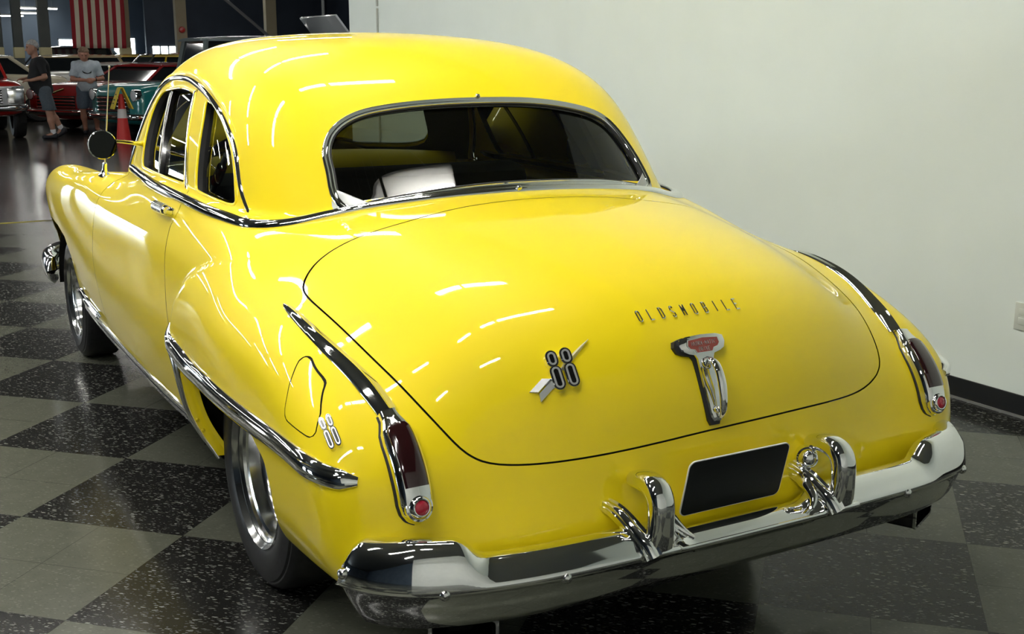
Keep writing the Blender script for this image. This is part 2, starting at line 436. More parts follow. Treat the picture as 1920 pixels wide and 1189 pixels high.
RWIN=[(-.527,1.113),(-.548,1.148),(-.541,1.20),(-.536,1.247),(-.524,1.276),(-.493,1.31),(-.422,1.344),(-.327,1.362),(-.162,1.375),(.025,1.379),(.213,1.373),(.367,1.351),(.465,1.317),(.509,1.262),(.53,1.22),(.542,1.184),(.546,1.129),(.520,1.117),(.40,1.127),(.276,1.136),(.046,1.142),(-.166,1.137),(-.363,1.122),(-.47,1.113)]
WSHD=[(-.60,1.15),(-.57,1.25),(-.50,1.37),(-.35,1.435),(0,1.46),(.35,1.435),(.50,1.37),(.57,1.25),(.60,1.15),(.45,1.125),(0,1.14),(-.45,1.125)]
FUEL=[(-.643,.838),(-.668,.806),(-.690,.770),(-.704,.738),(-.712,.727),(-.724,.721),(-.78,.714),(-.826,.709),(-.838,.712),(-.838,.722),(-.815,.755),(-.757,.804),(-.742,.811),(-.70,.826),(-.66,.842),(-.648,.843)]
HOOD=[(-.50,1.80),(-.52,2.3),(-.48,3.0),(-.40,3.72),(.40,3.72),(.48,3.0),(.52,2.3),(.50,1.80)]
DWIN=spl(DWIN,120,True); QWIN=spl(QWIN,100,True); RWIN=spl(RWIN,160,True); WSHD=spl(WSHD,100,True)
DRIP=spl(DRIP,90); ARCH_R=lin(ARCH_R+ARCH_R[:1],160)[:-1]; DOORP=np.array(DOORP)
FUEL=lin(FUEL+FUEL[:1],90)[:-1]

# ------------------------------------------------------------------ shell
V,Q=nets(F,(-1.03,-1.16,.25),(1.03,4.02,1.66),.0135)
V=newton(F,V,3)
T=np.concatenate([Q[:,[0,1,2]],Q[:,[0,2,3]]])
def vx(V): return V[:,0]
BIG=1.0
def cut2(V,T,poly,u,v,cond):
    """split by an outline in two coordinates where cond holds; elsewhere counts as outside"""
    g=np.full(len(V),BIG); i=np.where(cond)[0]; g[i]=np.minimum(sdf2(poly,u[i],v[i]),BIG); return g
def part(name,V,T,parent,m=M_YEL,Ff=None,off=0.0,**kw):
    V,T=pack(V,T); N=nrm(Ff or F,V)
    return mesh_obj(name,V+off*N,T,m,parent,normals=N,**kw)
def seam(V,T,g,w,name,parent,depth=.006,m=M_DARK):
    """opens a gap of half-width w along g=0: returns V, inside, outside; the sunken strip is its own mesh"""
    V2,i_,o_=split(V,T,g+w); return V2,i_,o_
# wheel openings
for P in (ARCH_R,ARCH_F):
    g=cut2(V,T,P,V[:,1],V[:,2],(np.abs(V[:,0])>.45)); V,_,T=split(V,T,g)
# roof / lower body
g=F_cab(*V.T)-F_low(*V.T); V,Troof,Tlow=split(V,T,np.clip(g,-1,1))
# underside
V,Tb,Tlow=split(V,Tlow,V[:,2]-(BOT(V[:,1])+.010))
part('underbody',V,Tb,car,M_DARK,off=-.004)
# ---- lower: lid
def carve(V,T,gf,w,name,parent,label=None,gap_shade=None,m=M_YEL):
    """takes one panel out of the shell with an open gap around it"""
    g=gf(V); V,Tin,Tr=split(V,T,g+w); g=gf(V); V,Tmid,Tout=split(V,Tr,g-w)
    o=part(name,V,Tin,parent,m)
    if gap_shade: part(gap_shade,V,Tmid,o,M_DARK,off=-.003 if 'fuel' in gap_shade else -.006)  # sunken near-black strip stands in for the shade inside the panel gap
    return V,Tout,o
def g_lid(V): return cut2(V,None,LID,V[:,0],V[:,1]+V[:,2],(V[:,1]<.25)&(V[:,2]>.55))
V,Tlow,lid=carve(V,Tlow,g_lid,.0026,'trunk_lid',car,gap_shade='trunk_gap_shade')
def g_door(sx): return lambda V: cut2(V,None,DOORP,V[:,1],V[:,2],(V[:,0]*sx>.4))
V,Tlow,doorL=carve(V,Tlow,g_door(-1),.0022,'door',car,gap_shade='door_gap_shade')
V,Tlow,doorR=carve(V,Tlow,g_door(1),.0022,'door',car,gap_shade='door_gap_shade')
doorL['label']='yellow driver side door with chrome handle'
doorR['label']='yellow passenger side door facing the wall'
def g_fuel(V): return cut2(V,None,FUEL,V[:,1],V[:,2],(V[:,0]<-.4))
V,Tlow,fuel=carve(V,Tlow,g_fuel,.0012,'fuel_door',car,gap_shade='fuel_door_gap_shade')
def g_hood(V): return cut2(V,None,np.array(HOOD),V[:,0],V[:,1],(V[:,2]>.7)&(V[:,1]>1.5))
V,Tlow,hood=carve(V,Tlow,g_hood,.002,'hood',car,gap_shade='hood_gap_shade')
g=1.79-V[:,1]; V,Tff,Tlow=split(V,Tlow,g)      # ahead of the door: front fenders and cowl
part('quarter_panels',V,Tlow,car)['label']='yellow rear fenders and tail panel'
for sx in (-1,1):
    g=(.25-V[:,0]*sx); V2,Ti,To=split(V,Tff,g)
    part('front_fender',V2,Ti,car)
V2,Ti,To=split(V,Tff,np.abs(V[:,0])-.25); part('nose_panel',V2,Ti,car)
# ---- roof and glass
def pane(V,T,gf,name,parent,m,off=-.012):
    g=gf(V); V,Tin,Tout=split(V,T,g)
    if name!='rear_window': o=part(name,V,Tin,parent,m,Ff=F_cab,off=off)
    else:                                   # pane normals tilted off the surface to set where the strip light reflects
        Vp,Tp=pack(V,Tin); N=nrm(F_cab,Vp); s=.06+np.clip(1.31-Vp[:,2],0,.4)*.2
        o=mesh_obj(name,Vp+off*N,Tp,m,parent,normals=N+np.stack([-.1+0*s,.5*s,.85*s],-1))
    return V,Tout,o
def g_rw(V): return cut2(V,None,RWIN,V[:,0],V[:,2],V[:,1]<.55)
def g_ws(V): return cut2(V,None,WSHD,V[:,0],V[:,2],V[:,1]>1.2)
V,Troof,rearglass=pane(V,Troof,g_rw,'rear_window',car,M_GLASR)
V,Troof,wshield=pane(V,Troof,g_ws,'windshield',car,M_GLASS)
def g_poly(P,sx): return lambda V: cut2(V,None,P,V[:,1],V[:,2],V[:,0]*sx>.4)
QW=[]
for sx,d in ((-1,doorL),(1,doorR)):
    V,Troof,o=pane(V,Troof,g_poly(DWIN,sx),'door_window',d,M_GLASS,-.022)
    V,Troof,o=pane(V,Troof,g_poly(QWIN,sx),'quarter_window',car,M_GLASR if sx<0 else M_GLASS,-.022)
# door frames: inside the drip line and ahead of the pillar gap
GAP=np.array([(.94,1.50),(.912,1.397),(.79,1.24),(.674,1.083),(.655,1.0)])
DFR=np.concatenate([DRIP[DRIP[:,0]>.93],GAP[1:],[(1.70,1.0)]])
for sx,d in ((-1,doorL),(1,doorR)):
    g=cut2(V,None,DFR,V[:,1],V[:,2],V[:,0]*sx>.4); V,Ti,Tr=split(V,Troof,g+.0032)
    g=cut2(V,None,DFR,V[:,1],V[:,2],V[:,0]*sx>.4); V,Tm,Troof=split(V,Tr,g-.0032)
    fr=part('window_frame',V,Ti,d); part('frame_gap_shade',V,Tm,fr,M_DARK,off=-.006)  # dark strip paints the shade in the gap round the frame
roof=part('roof',V,Troof,car)
Vr,Tr_=pack(V,Troof); part('headliner',V,Troof,roof,M_INT,Ff=F_cab,off=-.03)
# polished corners below the rear window
# ------------------------------------------------------------------ trim along the surface
def side_path(yz,sx,n,Ff=F,x0=.85):
    """points given as (y,z) put on the car's side"""
    P=np.array([(sx*x0,p[0],p[1]) for p in yz],float)
    for _ in range(12):                       # move along x only
        g=gradF(Ff,P); P[:,0]-=np.clip(Ff(*P.T)/np.where(np.abs(g[:,0])<.3,np.sign(g[:,0]+1e-9)*.3,g[:,0]),-.05,.05)
    P=spl(P,n); return newton(Ff,P,3)
def trim(name,P,N,prof,m,parent,closed=False,scale=None,hs=None,lift=0):
    Vt,Ft=sweep(P+lift*N,N,prof,scale,closed,hs=hs); b=MB(); b.add(Vt,Ft); return b.build(name,m,parent,auto=50)
# belt moulding: door, quarter and under the rear window, all the way round
BELT=[(-.775,1.60,1.087),(-.80,1.3,1.082),(-.818,1.07,1.078),(-.823,.79,1.073),(-.821,.654,1.070),(-.811,.393,1.060),(-.793,.256,1.052),(-.771,.151,1.046),(-.737,.088,1.045),(-.695,.051,1.049),(-.65,.025,1.057),(-.585,-.008,1.073),(-.51,-.040,1.088),(-.37,-.066,1.108),(-.134,-.082,1.124),(0,-.085,1.127)]
BELT=BELT+[(-x,y,z) for x,y,z in BELT[-2::-1]]
P=spl(BELT,260); N1=nrm(F_low,P); N2=nrm(F_cab,P); P=newton(F,P,2,.006); N=smooth_n(unit(1)*0+N1*.65+N2*.5,14); P=spl(P[::2],260)
wid=np.interp(np.abs(P[:,0]),[0,.45,.62,.76,.83],[.0135,.0135,.016,.0185,.018])
trim('belt_moulding',P,N,[(-1,-.35),(-1,.25),(-.72,.62),(-.3,.8),(0,.85),(.3,.8),(.72,.62),(1,.25),(1,-.35)],M_CHR,car,scale=wid,hs=wid*1.0,lift=.001)
# rear window surround
c=np.array(RWIN); P=np.stack([c[:,0],np.zeros(len(c)),c[:,1]],-1); P[:,1]=REAR(P[:,2])+.125*P[:,0]**2; P=newton(F_cab,P,8)
Nw=smooth_n(nrm(F_cab,P),6,True); Tg=np.roll(P,-1,0)-np.roll(P,1,0); B=np.cross(Tg/np.linalg.norm(Tg,axis=1,keepdims=True),Nw)
cen=P.mean(0); sgn=np.sign(((P-cen)*B).sum(1).mean()); out=sgn*B
low=np.clip((1.16-P[:,2])/.03,0,1)*np.clip((.50-np.abs(P[:,0]))/.06,0,1)
wdt=.0125-.003*low
Pw=P+out*(wdt*.85)[:,None]
trim('rear_window_surround',Pw,Nw,[(-1,-1.3),(-1,.15),(-.8,.5),(-.45,.62),(-.25,.42),(0,.62),(.4,.85),(.75,.6),(1,.1),(1,-.5)],M_CHR,rearglass,closed=True,scale=wdt*sgn*1.0,hs=wdt)
trim('rear_window_gasket',P-out*.002,Nw,[(-1,-1.5),(-1,.2),(0,.7),(1,.2),(1,-1.5)],M_BLK,rearglass,closed=True,scale=np.full(len(P),.004))
low_=[(x,REAR(z)+.125*x*x,z) for x,z in ((-.50,1.094),(-.40,1.106),(-.30,1.115),(-.15,1.123),(0,1.127),(.15,1.123),(.30,1.115),(.40,1.106),(.50,1.094))]
Pl=newton(F_cab,spl(low_,80),6); Nl=smooth_n(nrm(F_cab,Pl),6); trim('lower_rail',Pl,Nl,[(-1,-.6),(-1,.2),(-.6,.62),(0,.75),(.6,.62),(1,.2),(1,-.6)],M_CHR,rearglass,scale=np.full(80,.0125),lift=.001)
# polished corner plates under the surround
for sx in (-1,1):
    poly=np.array([(-.562,1.165),(-.578,1.12),(-.594,1.066),(-.55,1.066),(-.48,1.082),(-.38,1.098),(-.28,1.110),(-.40,1.120),(-.47,1.112),(-.525,1.108),(-.553,1.140)])*(1 if sx<0 else 1)
    if sx>0: poly=poly*np.array([-1,1])
    bm_v=[];k=14
    # fan of the plate on the cabin surface
    pl=lin(np.concatenate([poly,poly[:1]]),81)[:-1]; ctr=pl.mean(0); rings=[]
    for t in (1,.75,.5,.25):
        q=ctr+(pl-ctr)*t; rings.append(q)
    pts=np.concatenate(rings+[ctr[None]]); P3=np.stack([pts[:,0],REAR(pts[:,1])+.13*pts[:,0]**2,pts[:,1]],-1); P3=newton(F_cab,P3,8); N3=nrm(F_cab,P3)
    lift=np.r_[np.full(80,.0005),np.full(80,.006),np.full(80,.0075),np.full(80,.008),.008]
    P3=P3+N3*lift[:,None]; Fc=[(r*80+i,r*80+(i+1)%80,(r+1)*80+(i+1)%80,(r+1)*80+i) for r in range(3) for i in range(80)]+[(240+i,240+(i+1)%80,320) for i in range(80)]
    MB().add(P3,Fc).build('corner_plate',M_CHB,rearglass,auto=None)
# joint clips in the surround and the belt
for c0 in ((0,.178,1.3835),(0,-.088,1.128)):
    p=newton(F_cab if c0[1]>0 else F,np.array([c0]),4)[0]; n=nrm(F_cab,np.array([p]))[0]
    MB().box((0,0,0),(.014,.030,.012),bev=.003,M=Matrix.Translation(p+n*.006)@Matrix.Rotation(math.atan2(n[2],-n[1])-PI/2,4,'X')).build('joint_clip',M_CHS,rearglass)
# drip mouldings, pillar strips, spears, fender trims, sills
ribs=[(-1,-.3),(-1,.12),(-.82,.42),(-.6,.55),(-.5,.42),(-.4,.72),(0,.85),(.4,.72),(.5,.42),(.6,.55),(.82,.42),(1,.12),(1,-.3)]
for sx,d in ((-1,doorL),(1,doorR)):
    P=side_path(DRIP,sx,110,F_cab,.70); N=smooth_n(nrm(F_cab,P),8)
    w=np.interp(np.arange(110),[0,25,60,95,109],[.008,.011,.0125,.009,.006])
    trim('drip_moulding',P,N,halfround(1,1.0,10,-.3),M_CHR,car,scale=w,hs=w)
    Po=P.copy(); Tg=np.gradient(P,axis=0); B=np.cross(Tg/np.linalg.norm(Tg,axis=1,keepdims=True),N); up=np.sign((B*np.array([0,0,1])).sum(1).mean()+1e-9)
    PL=newton(F_cab,P+up*B*.021,3)[8:92]; NL=smooth_n(nrm(F_cab,PL),6); wl=np.interp(np.arange(84),[0,14,66,83],[.003,.010,.009,.001])
    trim('drip_rail',PL,NL,halfround(1,.9,8,-.3),M_YEL,roof,scale=wl,hs=wl)
    G=side_path(GAP[1:4][::-1]+np.array([.017,0]),sx,24,F_cab,.72); trim('pillar_strip',G,nrm(F_cab,G),halfround(.0045,.006),M_CHR,d)
    # window reveals: yellow lips and a dark channel into the opening
    for poly,par in ((DWIN,d),(QWIN,car)):
        W=side_path(np.concatenate([poly,poly[:1]]),sx,len(poly)*1+1,F_cab,.72)[:-1]; Nn=smooth_n(nrm(F_cab,W),4,True)
        trim('window_lip',W,Nn,[(-1,-.4),(-1,.1),(-.5,.42),(0,.5),(.5,.42),(1,.1),(1,-.4)],M_YEL,par,closed=True,scale=np.full(len(W),.007))
        rv=MB(); n=len(W); rv.add(np.concatenate([W,W-Nn*.034]),[(i,(i+1)%n,n+(i+1)%n,n+i) for i in range(n)]); rv.build('window_channel',M_BLK,par,fix=False)
    # vent pane pillar
    if True:
        a=side_path([(1.30,1.395),(1.20,1.25),(1.12,1.105)],sx,20,F_cab,.72); na=nrm(F_cab,a)
        trim('vent_pillar',a-na*.014,na,[(-.011,-.01),(-.011,.006),(-.006,.009),(.006,.009),(.011,.006),(.011,-.01)],M_BLG,d)
        a2=side_path([(1.337,1.393),(1.237,1.25),(1.157,1.105)],sx,20,F_cab,.72); trim('vent_frame',a2-na*.014,na,halfround(.004,.005),M_CHB,d)
    # body side spear
    SPR=[(.425,.715),(.395,.668),(.30,.648),(.19,.640),(.07,.640),(-.09,.648),(-.396,.654),(-.628,.658),(-.80,.656),(-.93,.645),(-.962,.641)]
    P=side_path(SPR,sx,130,F,.93); N=smooth_n(nrm(F,P),10)
    w=np.interp(np.linspace(0,1,130),[0,.03,.07,.16,.3,.9,.975,1],[.008,.020,.031,.033,.029,.026,.023,.010])
    trim('side_spear',P,N,ribs,M_CHR,car,scale=w,hs=w*.95)
    # gravel edge of the rear fender, ahead of the wheel
    EDG=[(.41,.655),(.362,.59),(.352,.50),(.338,.42),(.312,.345),(.285,.305)]
    P=side_path(EDG,sx,50,F,.90); N=smooth_n(nrm(F,P),6); w=np.interp(np.arange(50),[0,8,35,49],[.030,.029,.022,.012])
    trim('gravel_guard',P+N*.002,N,ribs,M_CHS,car,scale=w,hs=w*.45)
    # crest trim on the fender, running back to the tail light
    CRS=[(-.838,-.385,.905),(-.839,-.529,.885),(-.831,-.621,.862),(-.818,-.696,.838),(-.802,-.762,.809),(-.788,-.826,.776),(-.779,-.875,.748)]
    P=spl(np.array(CRS)*np.array([-sx,1,1]),90); P=newton(F,P,3); N=smooth_n(nrm(F,P),8)
    w=np.interp(np.linspace(0,1,90),[0,.04,.15,.5,.85,1],[.004,.009,.014,.021,.028,.026])
    trim('fender_crest_trim',P,N,[(-1,-.3),(-1,.1),(-.75,.42),(-.35,.62),(-.12,.9),(0,1.02),(.12,.9),(.35,.62),(.75,.42),(1,.1),(1,-.3)],M_CHR,car,scale=w,hs=w*.8)
    # sill moulding
    P=side_path([(2.46,.385),(1.8,.375),(1.2,.372),(.66,.368),(.50,.372)],sx,80,F,.86); N=smooth_n(nrm(F,P),6)
    trim('sill_moulding',P,N,[(-1.3,-.5),(-1.3,.2),(-.9,.5),(-.55,.5),(-.45,.25),(-.3,.6),(.3,.75),(.45,.3),(.6,.55),(1,.45),(1.3,.1),(1.3,-.5)],M_CHR,car,scale=np.full(80,.021))
    P=side_path([(2.50,.46),(2.40,.435),(2.2,.42),(1.98,.415)],sx,30,F,.86); N=smooth_n(nrm(F,P),4)
    trim('sill_cap',P,N,ribs,M_CHR,car,scale=np.interp(np.arange(30),[0,3,26,29],[.010,.025,.027,.014]),hs=np.full(30,.026))
    # inner lip of the wheel opening
    W=side_path(ARCH_R[(ARCH_R[:,1]>.30)][::1],sx,120,F,.93) if False else None
    ar=np.array([p for p in ARCH_R if p[1]>BOT(p[0])+.012]); k0=np.argmax(np.linalg.norm(np.diff(ar,axis=0),axis=1)); ar=np.roll(ar,-(k0+1),0) if np.linalg.norm(ar[k0+1]-ar[k0])>.1 else ar
    W=np.array([(sx*.93,p[0],p[1]) for p in ar])
    for _ in range(12):
        g=gradF(F,W); W[:,0]-=np.clip(F(*W.T)/np.where(np.abs(g[:,0])<.3,sx*.3,g[:,0]),-.05,.05)
    n=len(W); rows=[W]; inn=np.array([0,0,0.]); cenw=np.array([0,-.12,.36])
    dirc=cenw-W; dirc[:,0]=0; dirc/=np.linalg.norm(dirc,axis=1,keepdims=True)
    for dx,dr in ((.005,.000),(.012,.004),(.020,.005),(.026,.013),(.030,.016),(.042,.017)):
        q=W.copy(); q[:,0]-=sx*dx; q+=dirc*dr; rows.append(q)
    L=MB().add(np.concatenate(rows),[(r*n+i,r*n+i+1,(r+1)*n+i+1,(r+1)*n+i) for r in range(len(rows)-1) for i in range(n-1)]).build('wheel_opening_lip',M_YEL,car,auto=60)
    for zz in (.44,.405):
        i=np.argmin(np.abs(W[:,2]-zz)+9*(W[:,1]<0)); MB().ball(rows[2][i]*.4+rows[1][i]*.6+np.array([0,-.001,0]),(.006,.005,.006),10).build('lip_rivet',M_YEL,L)
# wheel wells
for y0,yr,zt,xo in ((-.10,.50,.70,.86),(3.07,.45,.72,.80)):
    for sx in (-1,1):
        a=np.linspace(0,PI,28); ring=[(y0+yr*math.cos(t),.34+(zt-.34)*1.0*math.sin(t)) for t in a]
        n=len(ring); Vw=[(sx*xo,p[0],p[1]) for p in ring]+[(sx*.45,p[0],p[1]) for p in ring]+[(sx*.45,y0,.34)]
        MB().add([(v[0],v[1],v[2]*.93) for i,v in enumerate(Vw)],[(i,i+1,n+i+1,n+i) for i in range(n-1)]+[(n+i,n+i+1,2*n) for i in range(n-1)]).build('wheel_well',M_DARK,car)
# ------------------------------------------------------------------ badges, lamps, handles
def frame_at(p, Ff=F):
    """local frame on the body: right (a), up (b), out (c)"""
    p=newton(Ff,np.array([p],float),5)[0]; c=nrm(Ff,np.array([p]))[0]
    h=np.array([1.,0,0]) if abs(c[0])<.7 else np.array([0,math.copysign(-1,c[0])*-1.,0])
    if abs(c[0])>=.7: h=np.array([0,-math.copysign(1,-c[0]),0])*1.0
    a=unit(h-c*(h@c)); b=np.cross(c,a)
    return Matrix(((a[0],b[0],c[0],p[0]),(a[1],b[1],c[1],p[1]),(a[2],b[2],c[2],p[2]),(0,0,0,1)))
def stadium(cx,cy,w,h,k=8):
    r=w/2; o=[]
    for i in range(k+1): t=PI*i/k; o.append((cx+r*math.cos(t),cy+h/2-r+r*math.sin(t)))
    for i in range(k+1): t=PI+PI*i/k; o.append((cx+r*math.cos(t),cy-h/2+r+r*math.sin(t)))
    return o
def ring_solid(mb,outer,inner,z0,z1,M):
    n=len(outer); V=[(*p,z) for z in (z0,z1) for p in outer]+[(*p,z) for z in (z0,z1) for p in inner]
    F_=[]
    for i in range(n):
        j=(i+1)%n
        F_+=[(i,j,n+j,n+i),(n+i,n+j,3*n+j,3*n+i),(3*n+i,3*n+j,2*n+j,2*n+i)]
    mb.add([(M@Vector(v))[:] for v in V],F_)
def plate_solid(mb,poly,z0,z1,M,inset=0):
    n=len(poly); P=np.array(poly); c=P.mean(0); Q=c+(P-c)*(1-inset)
    V=[(*p,z0) for p in P]+[(*p,z1) for p in Q]
    mb.add([(M@Vector(v))[:] for v in V],[(i,(i+1)%n,n+(i+1)%n,n+i) for i in range(n)]+[tuple(range(n,2*n))])
def badge88(parent,M,s=1.0,arrow=True):
    """numerals 88: deep polished numerals with black inlay, crossed by an arrow"""
    b=MB(); dx=.0145*s
    for sx in (-1,1):
        plate_solid(b,stadium(sx*dx,.021*s,.025*s,.036*s),-.004,.012*s,M,.04); plate_solid(b,stadium(sx*dx,-.018*s,.026*s,.052*s),-.004,.012*s,M,.04)
    o=b.build('badge_numerals',M_CHR,parent,auto=30)
    k=MB()
    for sx in (-1,1):
        for cy,w,h in ((.021,.0205,.0305),(-.018,.0215,.0475)):
            plate_solid(k,stadium(sx*dx,cy*s,w*s,h*s),.0119*s,.0128*s,M)
    k.build('black_inlay',M_BLG,o,auto=30)
    r=MB()
    for sx in (-1,1):
        for cy,w,h in ((.021,.0165,.0265),(-.018,.0175,.0435)):
            ring_solid(r,stadium(sx*dx,cy*s,w*s,h*s),stadium(sx*dx,cy*s,(w-.0075)*s,(h-.0075)*s),.0125*s,.0140*s,M)
    r.build('numeral_outline',M_SILV,o,auto=30)
    if arrow:
        R=M@Matrix.Rotation(math.radians(33),4,'Z'); a=MB()
        # shaft, point
        for x0,x1,w0,w1,h0,h1 in ((-.055,.035,.0045,.0045,.006,.006),(.018,.102,.0100,.0010,.008,.003)):
            V=[(x0,-w0,-.004),(x0,0,h0),(x0,w0,-.004),(x1,-w1,-.004),(x1,0,h1),(x1,w1,-.004)]
            a.add([(R@Vector(v))[:] for v in V],[(0,3,4,1),(1,4,5,2),(0,1,2),(3,5,4)])
        for sg in (-1,1):
            V=[(-.036,sg*.002,.006),(-.048,sg*.017,.001),(-.092,sg*.017,.001),(-.080,sg*.002,.006),(-.036,sg*.002,-.004),(-.048,sg*.017,-.004),(-.092,sg*.017,-.004),(-.080,sg*.002,-.004)]
            a.add([(R@Vector(v))[:] for v in V],[(0,1,2,3),(4,7,6,5),(0,4,5,1),(1,5,6,2),(2,6,7,3),(3,7,4,0)])
        a.build('badge_arrow',M_SILV,o,auto=25)
    return o
badge88(lid,frame_at((-.388,-.96,.817)),1.18)
badge88(car,frame_at((-.905,-.862,.722))@Matrix.Diagonal((.62,1.18,.7,1)),.92,arrow=False)
# the maker's name, letter by letter
GLY={'O':[[(0,.3),(0,2.7),(.3,3),(.7,3),(1,2.7),(1,.3),(.7,0),(.3,0),(0,.3)]],'L':[[(0,3),(0,0),(1,0)]],'D':[[(0,0),(0,3),(.6,3),(1,2.6),(1,.4),(.6,0),(0,0)]],
 'S':[[(1,2.6),(.7,3),(.3,3),(0,2.6),(0,1.9),(1,1.1),(1,.4),(.7,0),(.3,0),(0,.4)]],'M':[[(0,0),(0,3),(.5,1.3),(1,3),(1,0)]],'B':[[(0,0),(0,3),(.7,3),(.95,2.7),(.95,1.9),(.7,1.6),(0,1.6)],[(.7,1.6),(1,1.3),(1,.3),(.7,0),(0,0)]],
 'I':[[(.5,0),(.5,3)]],'E':[[(1,3),(0,3),(0,0),(1,0)],[(0,1.6),(.8,1.6)]],
 'H':[[(0,0),(0,3)],[(1,0),(1,3)],[(0,1.5),(1,1.5)]],'Y':[[(0,3),(.5,1.5),(1,3)],[(.5,1.5),(.5,0)]],'R':[[(0,0),(0,3),(.8,3),(1,2.7),(1,1.9),(.8,1.6),(0,1.6)],[(.5,1.6),(1,0)]],
 'A':[[(0,0),(.5,3),(1,0)],[(.2,1),(.8,1)]],'T':[[(0,3),(1,3)],[(.5,3),(.5,0)]],'C':[[(1,2.6),(.7,3),(.3,3),(0,2.6),(0,.4),(.3,0),(.7,0),(1,.4)]],'V':[[(0,3),(.5,0),(1,3)]],'-':[[(.2,1.5),(.8,1.5)]],
 'F':[[(1,3),(0,3),(0,0)],[(0,1.6),(.8,1.6)]],'N':[[(0,0),(0,3),(1,0),(1,3)]],'U':[[(0,3),(0,.4),(.3,0),(.7,0),(1,.4),(1,3)]],'W':[[(0,3),(.25,0),(.5,2),(.75,0),(1,3)]],'P':[[(0,0),(0,3),(.8,3),(1,2.7),(1,1.9),(.8,1.6),(0,1.6)]],'G':[[(1,2.6),(.7,3),(.3,3),(0,2.6),(0,.4),(.3,0),(.7,0),(1,.4),(1,1.4),(.6,1.4)]]}
def strokes(mb,ch,M,w,h,r,z=.002):
    for st in GLY[ch]:
        pts=[(M@Vector((p[0]*w-w/2,p[1]*h/3-h/2,z)))[:] for p in st]
        P=np.array(pts)
        for a,b in zip(P[:-1],P[1:]):
            d=unit(b-a); mb.tube([a-d*r*.3,b+d*r*.3],r,6,up=(M.col[2][0],M.col[2][1],M.col[2][2]))
for i,ch in enumerate('OLDSMOBILE'):
    x=-.1495+i*.0326; M=frame_at((x,-.925,.905)); b=MB(); strokes(b,ch,M,.0088,.031,.0022,.003); b.build('letter',M_CHR,lid,auto=30)['label']='polished letter '+ch
# lid handle: T plate, plaque, grip and lock
def uv(x,z): return newton(F,np.array([(x,-1.03+.0*x-(.0 if z<.8 else -.04),z)]),6)[0]
TP=[(-.064,.0235),(-.045,.029),(0,.031),(.045,.029),(.064,.0235),(.069,.010),(.064,-.004),(.050,-.011),(.030,-.016),(.025,-.026),(.023,-.09),(.017,-.165),(.011,-.178),(-.011,-.178),(-.017,-.165),(-.023,-.09),(-.025,-.026),(-.030,-.016),(-.050,-.011),(-.064,-.004),(-.069,.010)]
top=uv(-.021,.827); bot=uv(-.021,.648); b_=unit(top-bot); a_=np.array([1.,0,0]); c_=np.cross(a_,b_)
mid=(top+bot)/2; sag=float((newton(F,np.array([mid]),4)[0]-mid)@c_)
def hM(off): o=top+c_*off; return Matrix(((a_[0],b_[0],c_[0],o[0]),(a_[1],b_[1],c_[1],o[1]),(a_[2],b_[2],c_[2],o[2]),(0,0,0,1)))
Mh=hM(sag*.7); k=MB(); plate_solid(k,[(p[0]*1.10-.0035,(p[1]-.004)*1.035+.002) for p in TP],-.02,.004,Mh); hb=k.build('handle_gasket',M_BLK,lid,auto=30)
k=MB(); plate_solid(k,TP,-.01,.010,Mh,.0); plate_solid(k,TP,.010,.0145,Mh,.07); hp=k.build('lid_handle',M_CHR,lid,auto=40); hp['label']='chrome trunk handle under a red plaque'
PQ=[(-.043,.019),(0,.0225),(.043,.019),(.046,.006),(.040,-.001),(.027,-.004),(.022,-.012),(-.022,-.012),(-.027,-.004),(-.040,-.001),(-.046,.006)]
k=MB(); plate_solid(k,[(p[0]*1.08,p[1]*1.1) for p in PQ],.0135,.0160,Mh,.01); k.build('plaque_rim',M_CHR,hp,auto=30)
k=MB(); plate_solid(k,PQ,.0150,.0164,Mh); k.build('red_plaque',M_PLQ,hp,auto=30)
k=MB()
for txt,yy,wd in (('HYDRA-MATIC',.0098,.0066),('DRIVE',-.0045,.0070)):
    for i,ch in enumerate(txt): strokes(k,ch,Mh@Matrix.Translation(((i-(len(txt)-1)/2)*wd,yy,.0165)),.0044,.0088,.00065,.0003)
k.build('plaque_lettering',M_CHS,hp,auto=30)
gp=[(.004,-.028,.014),(.005,-.036,.030),(.006,-.050,.041),(.007,-.080,.046),(.008,-.115,.042),(.008,-.145,.034),(.007,-.163,.026),(.006,-.172,.018)]
gp=spl(gp,40); k=MB(); Pw=np.array([(Mh@Vector(p))[:] for p in gp]); Vt,Ft=sweep(Pw,np.tile(c_,(40,1)),[(math.cos(t)*1.0,math.sin(t)*.62) for t in np.linspace(0,2*PI,15)[:-1]],scale=np.interp(np.arange(40),[0,6,20,34,39],[.007,.0105,.0125,.010,.006])); k.add(Vt,Ft); k.build('grip',M_CHR,hp,auto=50)
k=MB(); k.lathe([(0,.026),(.006,.0255),(.0085,.022),(.009,.012)],18,Mh@Matrix.Translation((-.002,-.152,0))); k.build('lock_cylinder',M_CHR,hp,auto=40); k=MB(); k.lathe([(.0,.024),(.0115,.0235),(.014,.020),(.0145,.010)],20,Mh@Matrix.Translation((-.002,-.040,0))); k.build('grip_pivot',M_CHR,hp,auto=40)
